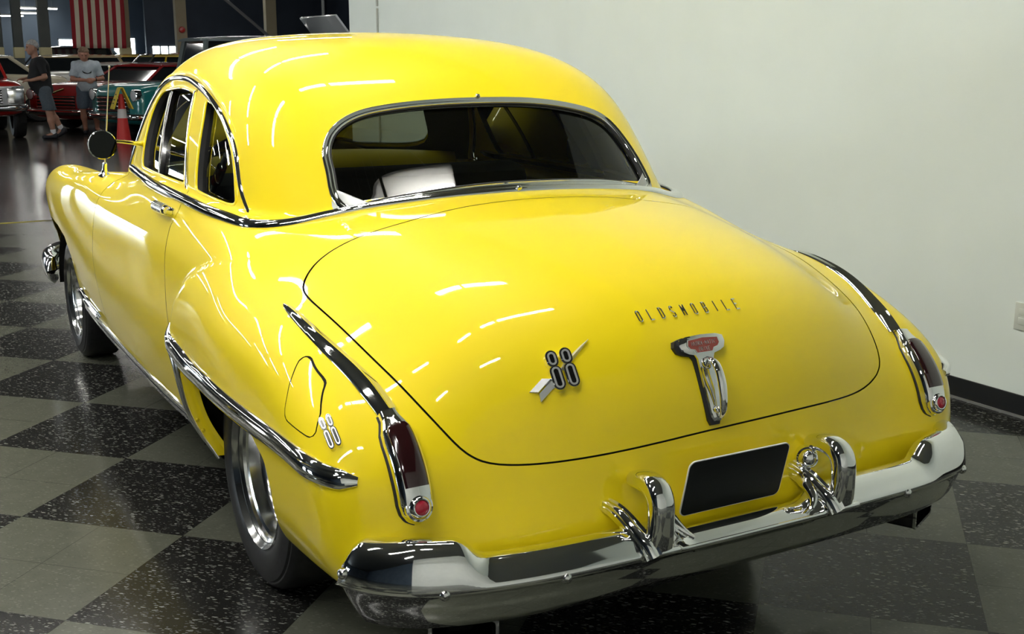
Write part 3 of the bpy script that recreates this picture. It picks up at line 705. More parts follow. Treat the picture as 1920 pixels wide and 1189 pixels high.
# tail lights
for sx in (-1,1):
    cx=.7795 if sx<0 else .7895
    P=np.array([(sx*(cx+.004),-.88,.752),(sx*(cx+.001),-.91,.728),(sx*cx,-.95,.69),(sx*cx,-.99,.63),(sx*cx,-1.01,.58),(sx*cx,-1.02,.543)])
    P=newton(F,spl(P,60),4); N=smooth_n(nrm(F,P),10)
    s=np.linspace(0,1,60); w=np.interp(s,[0,.07,.14,.2,.3,.6,.82,.90,.96,1],[.022,.024,.031,.037,.040,.0405,.039,.034,.024,.004])
    hgt=np.interp(s,[0,.08,.2,.75,.92,1],[.020,.021,.026,.030,.026,.006])
    hs=MB(); Vt,Ft=sweep(P,N,[(-1,-.3),(-1,.25),(-.93,.6),(-.82,.85),(-.68,1),(0,1.04),(.68,1),(.82,.85),(.93,.6),(1,.25),(1,-.3)],scale=w,hs=hgt); hs.add(Vt,Ft)
    tl=hs.build('tail_light',M_CHR,car,auto=50); tl['label']='chrome tail light housing, '+('driver side' if sx<0 else 'side near the wall')
    k=MB(); Vt,Ft=sweep(P,N,[(-1,-.3),(-1,.2),(1,.2),(1,-.3)],scale=w+.0035,hs=np.full(60,.010)); k.add(Vt,Ft); k.build('lamp_gasket',M_BLK,tl,auto=30)
    i0,i1=10,42; PL=P[i0:i1]+N[i0:i1]*(hgt[i0:i1]*1.0)[:,None]; sl=np.linspace(0,1,i1-i0); wl=np.interp(sl,[0,.08,.2,.8,1],[.020,.0265,.0285,.0285,.0275])
    k=MB(); Vt,Ft=sweep(PL,N[i0:i1],[(-1,-.3),(-1,.03),(-.93,.16),(-.5,.25),(0,.28),(.5,.25),(.93,.16),(1,.03),(1,-.3)],scale=wl,hs=np.full(i1-i0,.026)); k.add(Vt,Ft); k.build('red_lens',M_LENS,tl,auto=50)
    j=50; c=P[j]+N[j]*hgt[j]*.72; z=Vector(unit(N[j]+np.array([0,-.35,.05]))); x=Vector((1,0,0)); x=(x-z*(x@z)).normalized(); y=z.cross(x); M=Matrix(((x[0],y[0],z[0],c[0]),(x[1],y[1],z[1],c[1]),(x[2],y[2],z[2],c[2]),(0,0,0,1)))
    k=MB(); k.lathe([(.033,-.012),(.033,.002),(.031,.007),(.027,.0085),(.026,.0075),(.024,.014),(.0215,.0175),(.0185,.019),(.0165,.0185),(.016,.014)],36,M); k.build('reflector_bezel',M_CHR,tl,auto=35)
    k=MB(); k.lathe([(0,.0205),(.006,.0202),(.012,.019),(.0158,.0165),(.016,.012)],28,M); k.build('red_reflector',M_REFL,tl,auto=40)
# door handles
for sx,d in ((-1,doorL),(1,doorR)):
    H=side_path([(.925,1.020),(.80,1.021),(.66,1.020)],sx,40,F,.86); N=smooth_n(nrm(F,H),8)
    s=np.linspace(0,1,40); lift=np.interp(s,[0,.15,.3,1],[.008,.016,.024,.028]); w=np.interp(s,[0,.1,.28,.36,.9,1],[.004,.010,.012,.0165,.0175,.012])
    k=MB(); Vt,Ft=sweep(H+N*lift[:,None],N,[(math.cos(t),math.sin(t)*.75) for t in np.linspace(0,2*PI,15)[:-1]],scale=w); k.add(Vt,Ft)
    hd=k.build('door_handle',M_CHR,d,auto=60)
    k=MB()
    for i in range(17,37,3):
        Vt,Ft=sweep(H[i:i+2]+N[i:i+2]*lift[i:i+2,None],N[i:i+2],[(math.cos(t)*1.08,math.sin(t)*.82) for t in np.linspace(0,2*PI,15)[:-1]],scale=np.full(2,.0175)); k.add(Vt,Ft)
    k.build('grip_rib',M_CHR,hd,auto=40)
    for i,r in ((4,.012),(37,.016)):
        k=MB(); k.tube([H[i]-N[i]*.004,H[i]+N[i]*lift[i]],r,14); k.build('handle_post',M_CHR,hd,auto=40)
# door mirrors
for sx,d in ((-1,doorL),(1,doorR)):
    c=Vector((sx*1.0,.955,1.227)); z=Vector((sx*-.10,-1,.06)).normalized(); x=Vector((1,0,0)); x=(x-z*(x@z)).normalized(); y=z.cross(x)
    M=Matrix(((x[0],y[0],z[0],c[0]),(x[1],y[1],z[1],c[1]),(x[2],y[2],z[2],c[2]),(0,0,0,1)))
    k=MB(); k.lathe([(.0455,.004),(.048,.003),(.0485,0),(.047,-.008),(.038,-.020),(.02,-.030),(0,-.033)],36,M); mr=k.build('door_mirror',M_CHR,d,auto=50)
    k=MB(); k.lathe([(0,.0035),(.0455,.0035),(.0455,0)],36,M); k.build('mirror_glass',mat('mirror_glass',(.03,.032,.03),.02,metal=1) if sx<0 else bpy.data.materials['mirror_glass'],mr,auto=20)
    e=side_path([(1.50,1.19),(1.49,1.19)],sx,2,F_cab,.74)[0]; k=MB(); k.tube(spl([c+Vector((0,.012,0)),c+Vector((-sx*.07,.16,.0)),Vector(e)+Vector((sx*.03,-.06,.004)),Vector(e)],24),np.interp(np.arange(24),[0,8,18,23],[.006,.006,.0075,.012]),12); k.build('mirror_arm',M_CHR,mr,auto=60)
# aerial
p=newton(F,np.array([(-.82,1.93,1.03)]),6)[0]; tip=np.array([-.795,1.80,1.475]); k=MB(); d=unit(tip-p)
k.lathe([(.024,0),(.022,.008),(.014,.014),(.010,.03),(.009,.055),(.004,.06)],18,Matrix.Translation(p)@Vector((0,0,1)).rotation_difference(Vector(d)).to_matrix().to_4x4())
an=k.build('aerial',M_CHR,car,auto=40)
k=MB(); k.tube([p,p+d*.26],.0032,8); k.tube([p+d*.25,tip],.0022,8); k.ball(tip,.005,10); k.build('aerial_mast',mat('steel',(.62,.60,.56),.3,metal=.7),an,auto=50)
# ------------------------------------------------------------------ bumpers, wheels, exhaust, cabin fittings
half=[(0,-1.208),(.15,-1.207),(.30,-1.205),(.45,-1.200),(.58,-1.190),(.70,-1.168),(.771,-1.146),(.828,-1.105),(.873,-1.05),(.907,-.985),(.930,-.92),(.942,-.875)]
lefth=half[:6]+[(.771,-1.147),(.835,-1.118),(.892,-1.072),(.930,-1.025),(.950,-.98)]
full=[(-x,y) for x,y in lefth[:0:-1]]+half
C2=spl([(x,y,0) for x,y in full],200)[:,:2]
Tn=np.gradient(C2,axis=0); Tn/=np.linalg.norm(Tn,axis=1,keepdims=True); No=np.c_[Tn[:,1],-Tn[:,0]]
ax_=np.abs(C2[:,0]); arc=np.r_[0,np.cumsum(np.linalg.norm(np.diff(C2,axis=0),axis=1))]; toend=np.minimum(arc,arc[-1]-arc)
ax_=ax_-np.where(C2[:,0]<0,.045,-.045)*np.clip((ax_-.5)/.1,0,1)
zt=np.interp(ax_,[0,.185,.235,.645,.69,.80,.95],[.455,.455,.490,.490,.532,.535,.522])
zt=np.convolve(np.pad(zt,2,'edge'),[.1,.25,.3,.25,.1],'valid')
wing=np.clip((ax_-.645)/.055,0,1)
rows=[]
endk=np.clip(1-((.045-np.minimum(toend,.045))/.045)**2,0.0,1)**.5*.8+.2*np.clip(toend/.002,0,1)
for i in range(len(C2)):
    t=zt[i]; w=wing[i]
    pr=[(-.085,t-.035),(-.082,t-.012),(-.070,t-.002),(-.052,t),(-.032,t-.004),(-.015-.006*w,t-.018),(-.004-.004*w,t-.036),(.002-.001*w,.470-.02+.012*w if t>.48 else .443),(.005,.442),(.005,.4335),(.000,.428),(-.008,.42),(-.018,.392),(-.030,.362),(-.046,.338),(-.064,.327),(-.080,.326)]
    pr=[(a,.432+(z-.432)*endk[i]) for a,z in pr]
    rows.append([(C2[i,0]+No[i,0]*a,C2[i,1]+No[i,1]*a,z) for a,z in pr])
m=len(rows[0]); R_=np.array(rows)
bp=MB().add(R_.reshape(-1,3),[(i*m+j,i*m+j+1,(i+1)*m+j+1,(i+1)*m+j) for i in range(len(R_)-1) for j in range(m-1)]).build('rear_bumper',M_CHR,car,auto=None)
for x,y,z in ((-.511,-1.2,.432),(.511,-1.2,.432),(-.775,-1.152,.433),(.775,-1.152,.433),(-.942,-1.0,.46),(.925,-.935,.46)):
    i=np.argmin((C2[:,0]-x)**2+(C2[:,1]-y)**2); n=Vector((No[i,0],No[i,1],0)); c=Vector((C2[i,0],C2[i,1],z))+n*.003
    MB().lathe([(0,.0085),(.006,.0075),(.0105,.004),(.0125,0),(.0125,-.006)],18,Matrix.Translation(c)@Vector((0,0,1)).rotation_difference(n).to_matrix().to_4x4()).build('bumper_bolt',M_CHS,bp,auto=50)
for sx in (-1,1):
    gx=sx*.273
    path=spl([(gx,-1.216,.436),(gx,-1.224,.48),(gx,-1.226,.53),(gx,-1.219,.572),(gx*.998,-1.193,.601),(gx*.993,-1.150,.612),(gx*.985,-1.105,.606),(gx*.97,-1.068,.592)],50)
    T_=np.gradient(path,axis=0); T_/=np.linalg.norm(T_,axis=1,keepdims=True); Nn=np.c_[0*T_[:,0],-T_[:,2],T_[:,1]]; Nn*=np.sign((Nn*np.array([0,-1,.6])).sum(1,keepdims=True))
    s=np.linspace(0,1,50); w=np.interp(s,[0,.06,.25,.55,.8,.95,1],[.042,.036,.0305,.0305,.029,.023,.008]); hh=np.interp(s,[0,.2,.6,.92,1],[.025,.025,.026,.020,.006])
    sec=[(math.copysign(abs(math.cos(t))**.75,math.cos(t)),math.copysign(abs(math.sin(t))**.8,math.sin(t))) for t in np.linspace(0,2*PI,25)[:-1]]
    Vt,Ft=sweep(path-Nn*.024,Nn,sec,scale=w,hs=hh); gd=MB().add(Vt,Ft).build('bumper_guard',M_CHR,bp,auto=60); gd['label']='chrome bumper guard '+('left of the plate' if sx<0 else 'right of the plate')
    k=MB()
    for side in (-1,):
        a=spl([(gx+side*.066,-1.045,.520),(gx+side*.060,-1.085,.522),(gx+side*.055,-1.125,.515),(gx+side*.046,-1.17,.490),(gx+side*.036,-1.205,.462),(gx+side*.030,-1.219,.440)],24)
        Vt,Ft=sweep(a,np.tile(unit([side*.35,-.55,.75]),(24,1)),[(-1,-.6),(-1,.1),(-.8,.45),(-.55,.3),(-.35,.62),(0,.75),(.35,.62),(.55,.3),(.8,.45),(1,.1),(1,-.6)],scale=np.interp(np.arange(24),[0,12,23],[.017,.021,.024]),hs=np.interp(np.arange(24),[0,12,23],[.014,.018,.020])); k.add(Vt,Ft)
    k.build('guard_brace',M_CHR,gd,auto=60)
    k=MB(); k.box((gx,-1.207,.443),(.098,.028,.018),bev=.007); k.build('guard_foot',M_CHR,gd,auto=50)
# flared sides of the dip between the guards
for sx in (-1,1):
    a=spl([(sx*.215,-1.06,.505),(sx*.215,-1.12,.500),(sx*.210,-1.155,.488),(sx*.198,-1.185,.470),(sx*.178,-1.200,.455)],20); k=MB(); k.tube(a,np.interp(np.arange(20),[0,10,19],[.014,.018,.006]),14); k.build('bumper_flare',M_CHR,bp,auto=60)
# plate lamp, plate
k=MB(); M=Matrix.Translation((.244,-1.105,.545))@Matrix.Rotation(math.radians(90),4,'X')@Matrix.Rotation(math.radians(-25),4,'Y')
k.lathe([(0,.034),(.010,.0335),(.018,.030),(.0235,.022),(.025,.012),(.0225,.008),(.027,.004),(.0275,-.01),(.022,-.03)],28,M); k.build('plate_lamp',M_CHR,bp,auto=40)
pt=np.array([(0,-1.142,.609),(0,-1.107,.466)]); up=unit(pt[0]-pt[1]); cc=pt.mean(0)+np.array([0.002,0,0]); rt=np.array([1.,0,0]); nn=np.cross(rt,up)
Mp=Matrix(((rt[0],up[0],nn[0],cc[0]),(rt[1],up[1],nn[1],cc[1]),(rt[2],up[2],nn[2],cc[2]),(0,0,0,1)))
def rrect(w,h,r,k=6):
    o=[]
    for cx,cy,a0 in ((w-r,h-r,0),(-w+r,h-r,90),(-w+r,-h+r,180),(w-r,-h+r,270)):
        for i in range(k+1): t=math.radians(a0+90*i/k); o.append((cx+r*math.cos(t),cy+r*math.sin(t)))
    return o
k=MB(); plate_solid(k,rrect(.1515,.0745,.017),-.003,.001,Mp); pl=k.build('license_plate',mat('plate_white',(.8,.8,.76),.4),car,auto=30); pl['label']='blank black licence plate with a thin white edge'
k=MB(); plate_solid(k,rrect(.1495,.0725,.016),.0005,.0016,Mp); k.build('plate_face',mat('plate_black',(.007,.009,.009),.5,spec=.2),pl,auto=30)
k=MB()
k.box((0,-1.105,.545),(.20,.028,.03),bev=.003)
k.build('plate_bracket',M_BLK,pl)
# exhaust tips
for sx,x,an in ((-1,-.655,-24),(1,.775,26)):
    M=Matrix.Translation((x,-.985,.262))@Matrix.Rotation(math.radians(an),4,'Z')
    o_=rrect(.078,.030,.010); i_=rrect(.072,.024,.008); k=MB(); MM=M@Matrix.Rotation(PI/2,4,'X')
    ring_solid(k,o_,i_,-.16,.03,MM); et=k.build('exhaust_tip',M_BLG,car,auto=40); k=MB(); ring_solid(k,rrect(.0792,.0312,.011),rrect(.0715,.0235,.008),.026,.034,MM); k.build('tip_edge',M_CHR,et,auto=40)
    k=MB(); k.tube([(M@Vector((0,.12,.0)))[:],(M@Vector((0,.3,.02)))[:],(x*.9,0,.30)],.032,14); k.build('exhaust_pipe',mat('steel_dark',(.10,.10,.10),.4,metal=.8) if sx<0 else bpy.data.materials['steel_dark'],et)
# front bumper: one wrapped bar
fh=[(0,4.03),(.4,4.00),(.68,3.90),(.83,3.72),(.89,3.48),(.90,3.25)]
fc=spl([(-x,y,0) for x,y in fh[:0:-1]]+[(x,y,0) for x,y in fh],110)[:,:2]; ft=np.gradient(fc,axis=0); ft/=np.linalg.norm(ft,axis=1,keepdims=True); fn=np.c_[-ft[:,1],ft[:,0]]
fa=np.r_[0,np.cumsum(np.linalg.norm(np.diff(fc,axis=0),axis=1))]; fe=np.sqrt(np.clip(1-((.10-np.minimum(np.minimum(fa,fa[-1]-fa),.10))/.10)**2,.02,1))
pr=[(-.055,.49),(-.03,.50),(-.01,.485),(0,.45),(-.004,.41),(-.018,.37),(-.045,.345),(-.06,.36)]
FV=np.array([[(fc[i,0]+fn[i,0]*a,fc[i,1]+fn[i,1]*a,.42+(z-.42)*fe[i]) for a,z in pr] for i in range(110)]); m=len(pr)
MB().add(FV.reshape(-1,3),[(i*m+j,i*m+j+1,(i+1)*m+j+1,(i+1)*m+j) for i in range(109) for j in range(m-1)]).build('front_bumper',M_CHR,car,auto=None)
# nose: headlights and grille, out of sight from behind
for sx in (-1,1):
    k=MB(); M=Matrix.Translation((sx*.63,3.80,.70))@Matrix.Rotation(-PI/2,4,'X'); k.lathe([(.115,-.06),(.115,.0),(.105,.02),(.095,.022)],28,M); h=k.build('headlight',M_CHR,car)
    k=MB(); k.lathe([(0,.045),(.05,.04),(.097,.018)],28,M); k.build('headlight_lens',mat('clear_lens',(.7,.72,.72),.1) if sx<0 else bpy.data.materials['clear_lens'],h)
k=MB(); k.tube([(-.42,3.88,.58),(0,3.93,.58),(.42,3.88,.58)],.05,12); k.build('grille_bar',M_CHR,car)
# wheels
def make_wheel(R,w,rr,name):
    o=bpy.data.objects.new(name,None); link(o,car)
    Mx=Matrix.Rotation(-PI/2,4,'Y')             # lathe axis Z -> -X (outward on the left side)
    k=MB(); h=w/2
    k.lathe([(rr-.012,-h*.82),(rr,h*-.9),(rr+.03,-h*1.0),(R-.045,-h*1.02),(R-.018,-h*.92),(R-.004,-h*.74),(R,-h*.4),(R,h*.4),(R-.004,h*.70),(R-.012,h*.82),(R-.022,h*.90),(R-.027,h*.905),(R-.032,h*.955),(R-.06,h*1.02),(rr+.05,h*1.04),(rr+.022,h*.99),(rr+.006,h*.93),(rr-.002,h*.86),(rr-.012,h*.82)],72,Mx)
    t=k.build('tire',M_TIRE,o,auto=28)
    k=MB()
    k.lathe([(rr-.012,-h*.8),(rr-.03,-h*.5),(rr-.06,-h*.2),(rr-.055,h*.05),(rr-.050,h*.22),(rr-.046,h*.30),(rr-.040,h*.34),(rr-.036,h*.50),(rr-.033,h*.62),(rr-.024,h*.66),(rr-.021,h*.74),(rr-.012,h*.80),(rr-.004,h*.90),(rr+.003,h*.97),(rr+.006,h*.93),(rr-.004,h*.84)],72,Mx)
    k.build('rim',M_CHS,o,auto=32)
    k=MB()
    for i in range(5):
        a=i*2*PI/5+.5; rot=Mx@Matrix.Rotation(a,4,'Z')
        sp=[(.035,.030,h*.26),(.075,.026,h*.20),(.115,.022,h*.10),(rr-.045,.030,h*.02)]
        V=[];
        for r,ww,z in sp: V+=[(r,-ww,z-.014),(r,-ww*.8,z+.006),(r,0,z+.012),(r,ww*.8,z+.006),(r,ww,z-.014)]
        F_=[(q*5+j,q*5+(j+1)%5,(q+1)*5+(j+1)%5,(q+1)*5+j) for q in range(3) for j in range(5)]+[(4,3,2,1,0),(15,16,17,18,19)]
        k.add([(rot@Vector(v))[:] for v in V],F_)
    k.build('spokes',M_CHS,o,auto=50)
    k=MB(); k.lathe([(0,h*.46),(.020,h*.45),(.030,h*.40),(.033,h*.30),(.050,h*.26),(.055,h*.10)],36,Mx); k.build('hub_cap',M_CHR,o,auto=40)
    k=MB(); k.lathe([(0,-.02),(.14,-.02),(.14,-.03)],36,Mx); k.build('brake_drum',M_DARK,o,auto=40)
    k=MB(); k.tube([(-h*.30,(rr-.05)*math.cos(2.6),(rr-.05)*math.sin(2.6)),(-h*.62,(rr-.062)*math.cos(2.6),(rr-.062)*math.sin(2.6))],.005,8); k.build('valve_stem',M_CHS,o)
    return o
wr=make_wheel(.338,.235,.212,'rear_wheel'); wr.location=(-.7125,0,.338)
w2=dup(wr,car); w2.location=(.7125,0,.338); w2.rotation_euler=(0,0,PI)
wf=make_wheel(.312,.195,.200,'front_wheel'); wf.location=(-.703,3.09,.312)
w3=dup(wf,car); w3.location=(.703,3.09,.312); w3.rotation_euler=(0,0,PI)
k=MB(); k.tube([(-.7,0,.33),(.7,0,.33)],.045,14); k.box((0,0,.33),(.26,.26,.22),bev=.05); k.build('rear_axle',M_DARK,car)
k=MB(); k.tube([(-.7,3.09,.31),(.7,3.09,.31)],.035,14); k.build('front_axle',M_DARK,car)
# cabin
k=MB(); k.box((0,.9,.46),(1.56,2.3,.03)); k.build('cabin_floor',M_INT,car)
k=MB()
k=None
for sx in (-1,1): MB().box((sx*.795,1.05,.70),(.02,1.4,.50)).build('inner_side_panel',M_INT,car)
k=MB(); k.box((0,.10,.72),(1.2,.03,.52)); k.build('seat_bulkhead',M_INT,car)
sh=[(-.62,.17),(-.52,.09),(-.40,.03),(0,-.01),(.40,.03),(.52,.09),(.62,.17),(.66,.42),(-.66,.42)]
k=MB(); k.prism(sh,2,1.035,1.05); k.build('parcel_shelf',mat('shelf_black',(.008,.008,.008),.6),car)
def bench(y,zs,zb,name):
    k=MB(); k.box((0,y+.22,zs),(1.30,.52,.22),bev=.06); s=k.build(name,M_INT,car); k=MB(); M=Matrix.Translation((0,y-.06,(zs+zb)/2+.05))@Matrix.Rotation(math.radians(12),4,'X'); k.box((0,0,0),(1.30,.16,zb-zs+.18),bev=.05,M=M); k.build('seat_back',M_INT,s)
bench(.50,.60,.86,'rear_bench'); bench(1.12,.60,.965,'front_bench')
k=MB(); P=spl([(-.64,1.60,1.02),(-.35,1.69,1.035),(0,1.73,1.04),(.35,1.69,1.035),(.64,1.60,1.02)],40); Vt,Ft=sweep(P,np.tile([0,-.35,.94],(40,1)),[(-.16,-.10),(-.16,.01),(-.08,.05),(.02,.055),(.09,.03),(.13,-.03),(.13,-.22)]); k.add(Vt,Ft); k.build('dashboard',M_YEL,car,auto=60)
for sx,d in ((-1,doorL),(1,doorR)):
    P=side_path([(1.62,1.06),(1.2,1.068),(.75,1.062)],sx,30,F_cab,.78); k=MB(); Vt,Ft=sweep(P-np.array([sx*.045,0,.02]),np.tile([0,0,1.],(30,1)),[(-.035,-.02),(-.03,.012),(0,.02),(.03,.012),(.035,-.02)]); k.add(Vt,Ft); k.build('door_sill_cap',M_YEL,d)
M=Matrix.Translation((-.36,1.36,1.02))@Matrix.Rotation(math.radians(62),4,'X')
k=MB(); k.lathe([(.205+.013*math.cos(t),.013*math.sin(t)) for t in np.linspace(0,2*PI,11)],48,M); sw=k.build('steering_wheel',M_BLG,car)
k=MB(); k.box((0,0,0),(.39,.022,.012),bev=.004,M=M); k.box((0,0,0),(.022,.39,.012),bev=.004,M=M); k.lathe([(0,.02),(.03,.015),(.035,-.02)],20,M); k.build('wheel_spokes',M_CHS,sw)
k=MB(); k.tube([(M@Vector((0,0,-.02)))[:],(-.36,1.72,.88)],.025,12); k.build('steering_column',M_BLG,sw)
k=MB(); k.box((0,1.66,1.40),(.22,.02,.06),bev=.01); k.tube([(0,1.66,1.42),(0,1.72,1.47)],.006,8); k.build('rear_view_mirror',M_CHS,car)
k=MB(); k.tube([(0,1.745,1.44),(0,1.985,1.14)],.016,8); k.build('windshield_divider',M_CHR,wshield)
# rod lying inside the cabin, seen through the quarter window
rd=thing('striped_rod','white rod with a red band, leaning inside the car behind the rear side window','rod',(-.68,1.60,.50))
k=MB(); M0=Vector((0,0,0)); a=Vector((0,0,0)); b=Vector((0,-.985,.705)); k.tube([a[:],b[:]],.010,12); k.build('shaft',mat('rod_white',(.55,.58,.68),.35),rd)
k=MB(); k.tube([(a.lerp(b,.855))[:],(a.lerp(b,.94))[:]],.0165,12); k.build('red_band',mat('rod_red',(.45,.02,.03),.5),rd)
# ------------------------------------------------------------------ the room
def nd(nt,t,**kw):
    n=nt.nodes.new(t)
    for k,v in kw.items(): setattr(n,k,v)
    return n
def mth(nt,op,a,b=None,c=None):
    n=nd(nt,'ShaderNodeMath',operation=op)
    for i,x in enumerate((a,b,c)):
        if x is None: continue
        if isinstance(x,(int,float)): n.inputs[i].default_value=x
        else: nt.links.new(x,n.inputs[i])
    return n.outputs[0]
def tile_material():
    m=mat('checker_vinyl_tile',(.1,.1,.1),.2,spec=.11); nt=m.node_tree; b=nt.nodes['Principled BSDF']; L=nt.links.new
    tc=nd(nt,'ShaderNodeTexCoord'); sp=nd(nt,'ShaderNodeSeparateXYZ'); L(tc.outputs['Object'],sp.inputs[0])
    T=.6096
    fu=mth(nt,'FLOOR',mth(nt,'DIVIDE',sp.outputs[0],T)); fv=mth(nt,'FLOOR',mth(nt,'DIVIDE',sp.outputs[1],T))
    par=mth(nt,'FLOORED_MODULO',mth(nt,'ADD',fu,fv),2.0)          # 1 = dark tile
    # fleck fields: stretched cells, direction alternating per 12 inch tile
    def flecks(scale,stretch,rot,thr,keep):
        mp=nd(nt,'ShaderNodeMapping'); mp.inputs['Rotation'].default_value=(0,0,rot); mp.inputs['Scale'].default_value=(scale,scale*stretch,1); L(tc.outputs['Object'],mp.inputs[0])
        nz=nd(nt,'ShaderNodeTexNoise'); nz.inputs['Scale'].default_value=1.3; L(mp.outputs[0],nz.inputs['Vector'])
        ad=nd(nt,'ShaderNodeVectorMath',operation='MULTIPLY_ADD'); ad.inputs[1].default_value=(.9,.9,0); L(nz.outputs['Color'],ad.inputs[0]); L(mp.outputs[0],ad.inputs[2])
        v=nd(nt,'ShaderNodeTexVoronoi',voronoi_dimensions='2D'); v.inputs['Scale'].default_value=1; L(ad.outputs[0],v.inputs['Vector'])
        s=nd(nt,'ShaderNodeSeparateColor'); L(v.outputs['Color'],s.inputs[0])
        a=mth(nt,'LESS_THAN',v.outputs['Distance'],mth(nt,'MULTIPLY',s.outputs[1],thr)); k=mth(nt,'LESS_THAN',s.outputs[0],keep)
        return mth(nt,'MULTIPLY',a,k),s.outputs[2]
    w1,c1=flecks(46,2.6,.5,.40,.42); w2,c2=flecks(72,2.2,2.2,.40,.40); d1,c3=flecks(80,2.2,.3,.42,.45); d2,_=flecks(55,2.0,1.9,.36,.4)
    nz=nd(nt,'ShaderNodeTexNoise'); nz.inputs['Scale'].default_value=14; nz.inputs['Detail'].default_value=8; L(tc.outputs['Object'],nz.inputs['Vector'])
    def mix(f,a,bb):
        n=nd(nt,'ShaderNodeMix',data_type='RGBA')
        if isinstance(f,(int,float)): n.inputs[0].default_value=f
        else: L(f,n.inputs[0])
        for i,x in ((6,a),(7,bb)):
            if isinstance(x,tuple): n.inputs[i].default_value=(*x,1)
            else: L(x,n.inputs[i])
        return n.outputs[2]
    dk=mix(nz.outputs['Fac'],(.010,.010,.0095),(.019,.019,.018)); dk=mix(mth(nt,'MULTIPLY',w1,mth(nt,'MULTIPLY_ADD',c1,.75,.2)),dk,(.25,.26,.23)); dk=mix(mth(nt,'MULTIPLY',w2,mth(nt,'MULTIPLY_ADD',c2,.5,.1)),dk,(.16,.165,.145))
    lt=mix(nz.outputs['Fac'],(.074,.078,.060),(.104,.108,.084)); lt=mix(mth(nt,'MULTIPLY',d1,.45),lt,(.06,.062,.052)); lt=mix(mth(nt,'MULTIPLY',d2,.30),lt,(.19,.20,.16))
    col=mix(par,lt,dk)
    # joints every 12 inches
    def joint(o):
        f=mth(nt,'FRACT',mth(nt,'DIVIDE',o,T/2)); return mth(nt,'LESS_THAN',mth(nt,'MINIMUM',f,mth(nt,'SUBTRACT',1.0,f)),.0035)
    j=mth(nt,'MAXIMUM',joint(sp.outputs[0]),joint(sp.outputs[1])); col=mix(mth(nt,'MULTIPLY',j,.6),col,(.012,.012,.011))
    L(col,b.inputs['Base Color'])
    L(mth(nt,'MULTIPLY_ADD',nz.outputs['Fac'],.08,.13),b.inputs['Roughness'])
    return m
def floor_piece(name,pts,m,loc=(0,0,0),rz=0):
    M=Matrix.Translation(loc)@Matrix.Rotation(rz,4,'Z'); I=M.inverted()
    o=mesh_obj(name,[(I@Vector((x,y,0)))[:] for x,y in pts],[tuple(range(len(pts)))],m,smooth=False); o.location=loc; o.rotation_euler=(0,0,rz); o['kind']='structure'; return o
def sbox(name,c,d,m,kind='structure',bev=0):
    o=MB().box((0,0,0),d,bev=bev).build(name,m,smooth=False); o.location=c
    if kind: o['kind']=kind
    return o
WX=2.533; TAPE=8.63; FAR=46.
M_WALL=noise_mat('painted_wall',(.78,.845,.79),(.805,.87,.815),2.5,.55,spec=.3)
M_HALL=noise_mat('hall_wall_blue',(.060,.085,.12),(.080,.11,.15),.6,.7)
M_HALL2=noise_mat('hall_wall_navy',(.022,.032,.052),(.035,.048,.072),.8,.7)
M_CEIL=mat('ceiling_panel',(.10,.105,.105),.8)
floor_piece('floor',[(-9,-7.6),(WX,-7.6),(WX,7.53),(16,7.53),(16,TAPE),(-9,TAPE)],tile_material(),(-.93,1.33,0),-PI/4)
M_CONC=noise_mat('sealed_concrete',(.030,.026,.023),(.050,.044,.038),1.2,.16,spec=.55)
floor_piece('floor_concrete',[(-26,TAPE),(16,TAPE),(16,FAR),(-26,FAR)],M_CONC)
floor_piece('floor_concrete_left',[(-26,-7.6),(-9,-7.6),(-9,TAPE),(-26,TAPE)],M_CONC)
k=MB(); k.box((0,0,.0015),(26,.055,.003)); tp=k.build('floor_tape',noise_mat('yellow_tape',(.55,.45,.03),(.06,.05,.02),2.2,.5)); tp.location=(-4,TAPE-.01,0); tag(tp,'worn yellow tape line along the edge of the checkered floor','tape')
sbox('wall_right',(WX+.06,-.035,2.6),(.12,15.13,5.2),M_WALL)
sbox('wall_back',(-1.2,-6.26,2.6),(7.6,.12,5.2),noise_mat('white_booth_wall',(.72,.74,.71),(.76,.78,.75),2.5,.55,spec=.3))
sbox('ceiling',(-5,19.2,5.25),(42,53.8,.1),M_CEIL)
M_BASE=mat('black_vinyl_base',(.006,.006,.006),.35)
sbox('baseboard_right',(WX-.004,-.035,.049),(.008,15.13,.096),M_BASE,bev=.002)
sbox('trim_1',(WX-.010,-.035,.005),(.014,15.13,.010),mat('caulk_grey',(.17,.17,.16),.5))
k=MB(); k.tube([(WX-.012,6.84,0.1),(WX-.012,6.84,1.93)],.009,8); k.tube([(WX-.012,6.84,1.95),(WX-.012,6.84,4.9)],.009,8); o=k.build('trim_2',mat('conduit_grey',(.42,.44,.40),.5)); o['kind']='structure'
ot=thing('wall_outlet','white electrical cover plate on the wall right of the car','outlet',(WX,0.02,.435))
k=MB(); k.box((-.003,0,0),(.006,.075,.118),bev=.002); k.build('cover_plate',mat('outlet_white',(.62,.65,.58),.4),ot)
k=MB(); k.box((-.0065,0,.02),(.003,.034,.03),bev=.001); k.box((-.0065,0,-.02),(.003,.034,.03),bev=.001); k.build('socket',bpy.data.materials['outlet_white'],ot)
# far hall
sbox('wall_far',(-5,FAR+.1,2.6),(42,.2,5.2),M_HALL)
sbox('wall_hall_right',(12.35,FAR-2.4,2.6),(7.2,.2,5.2),M_HALL2)
sbox('wall_hall_side',(16.1,27,2.6),(.2,38.6,5.2),M_HALL2)
sbox('wall_left',(-26.1,19.2,2.6),(.2,53.8,5.2),M_HALL)
sbox('wall_rear_left',(-15.6,-7.66,2.6),(21,.12,5.2),M_HALL)
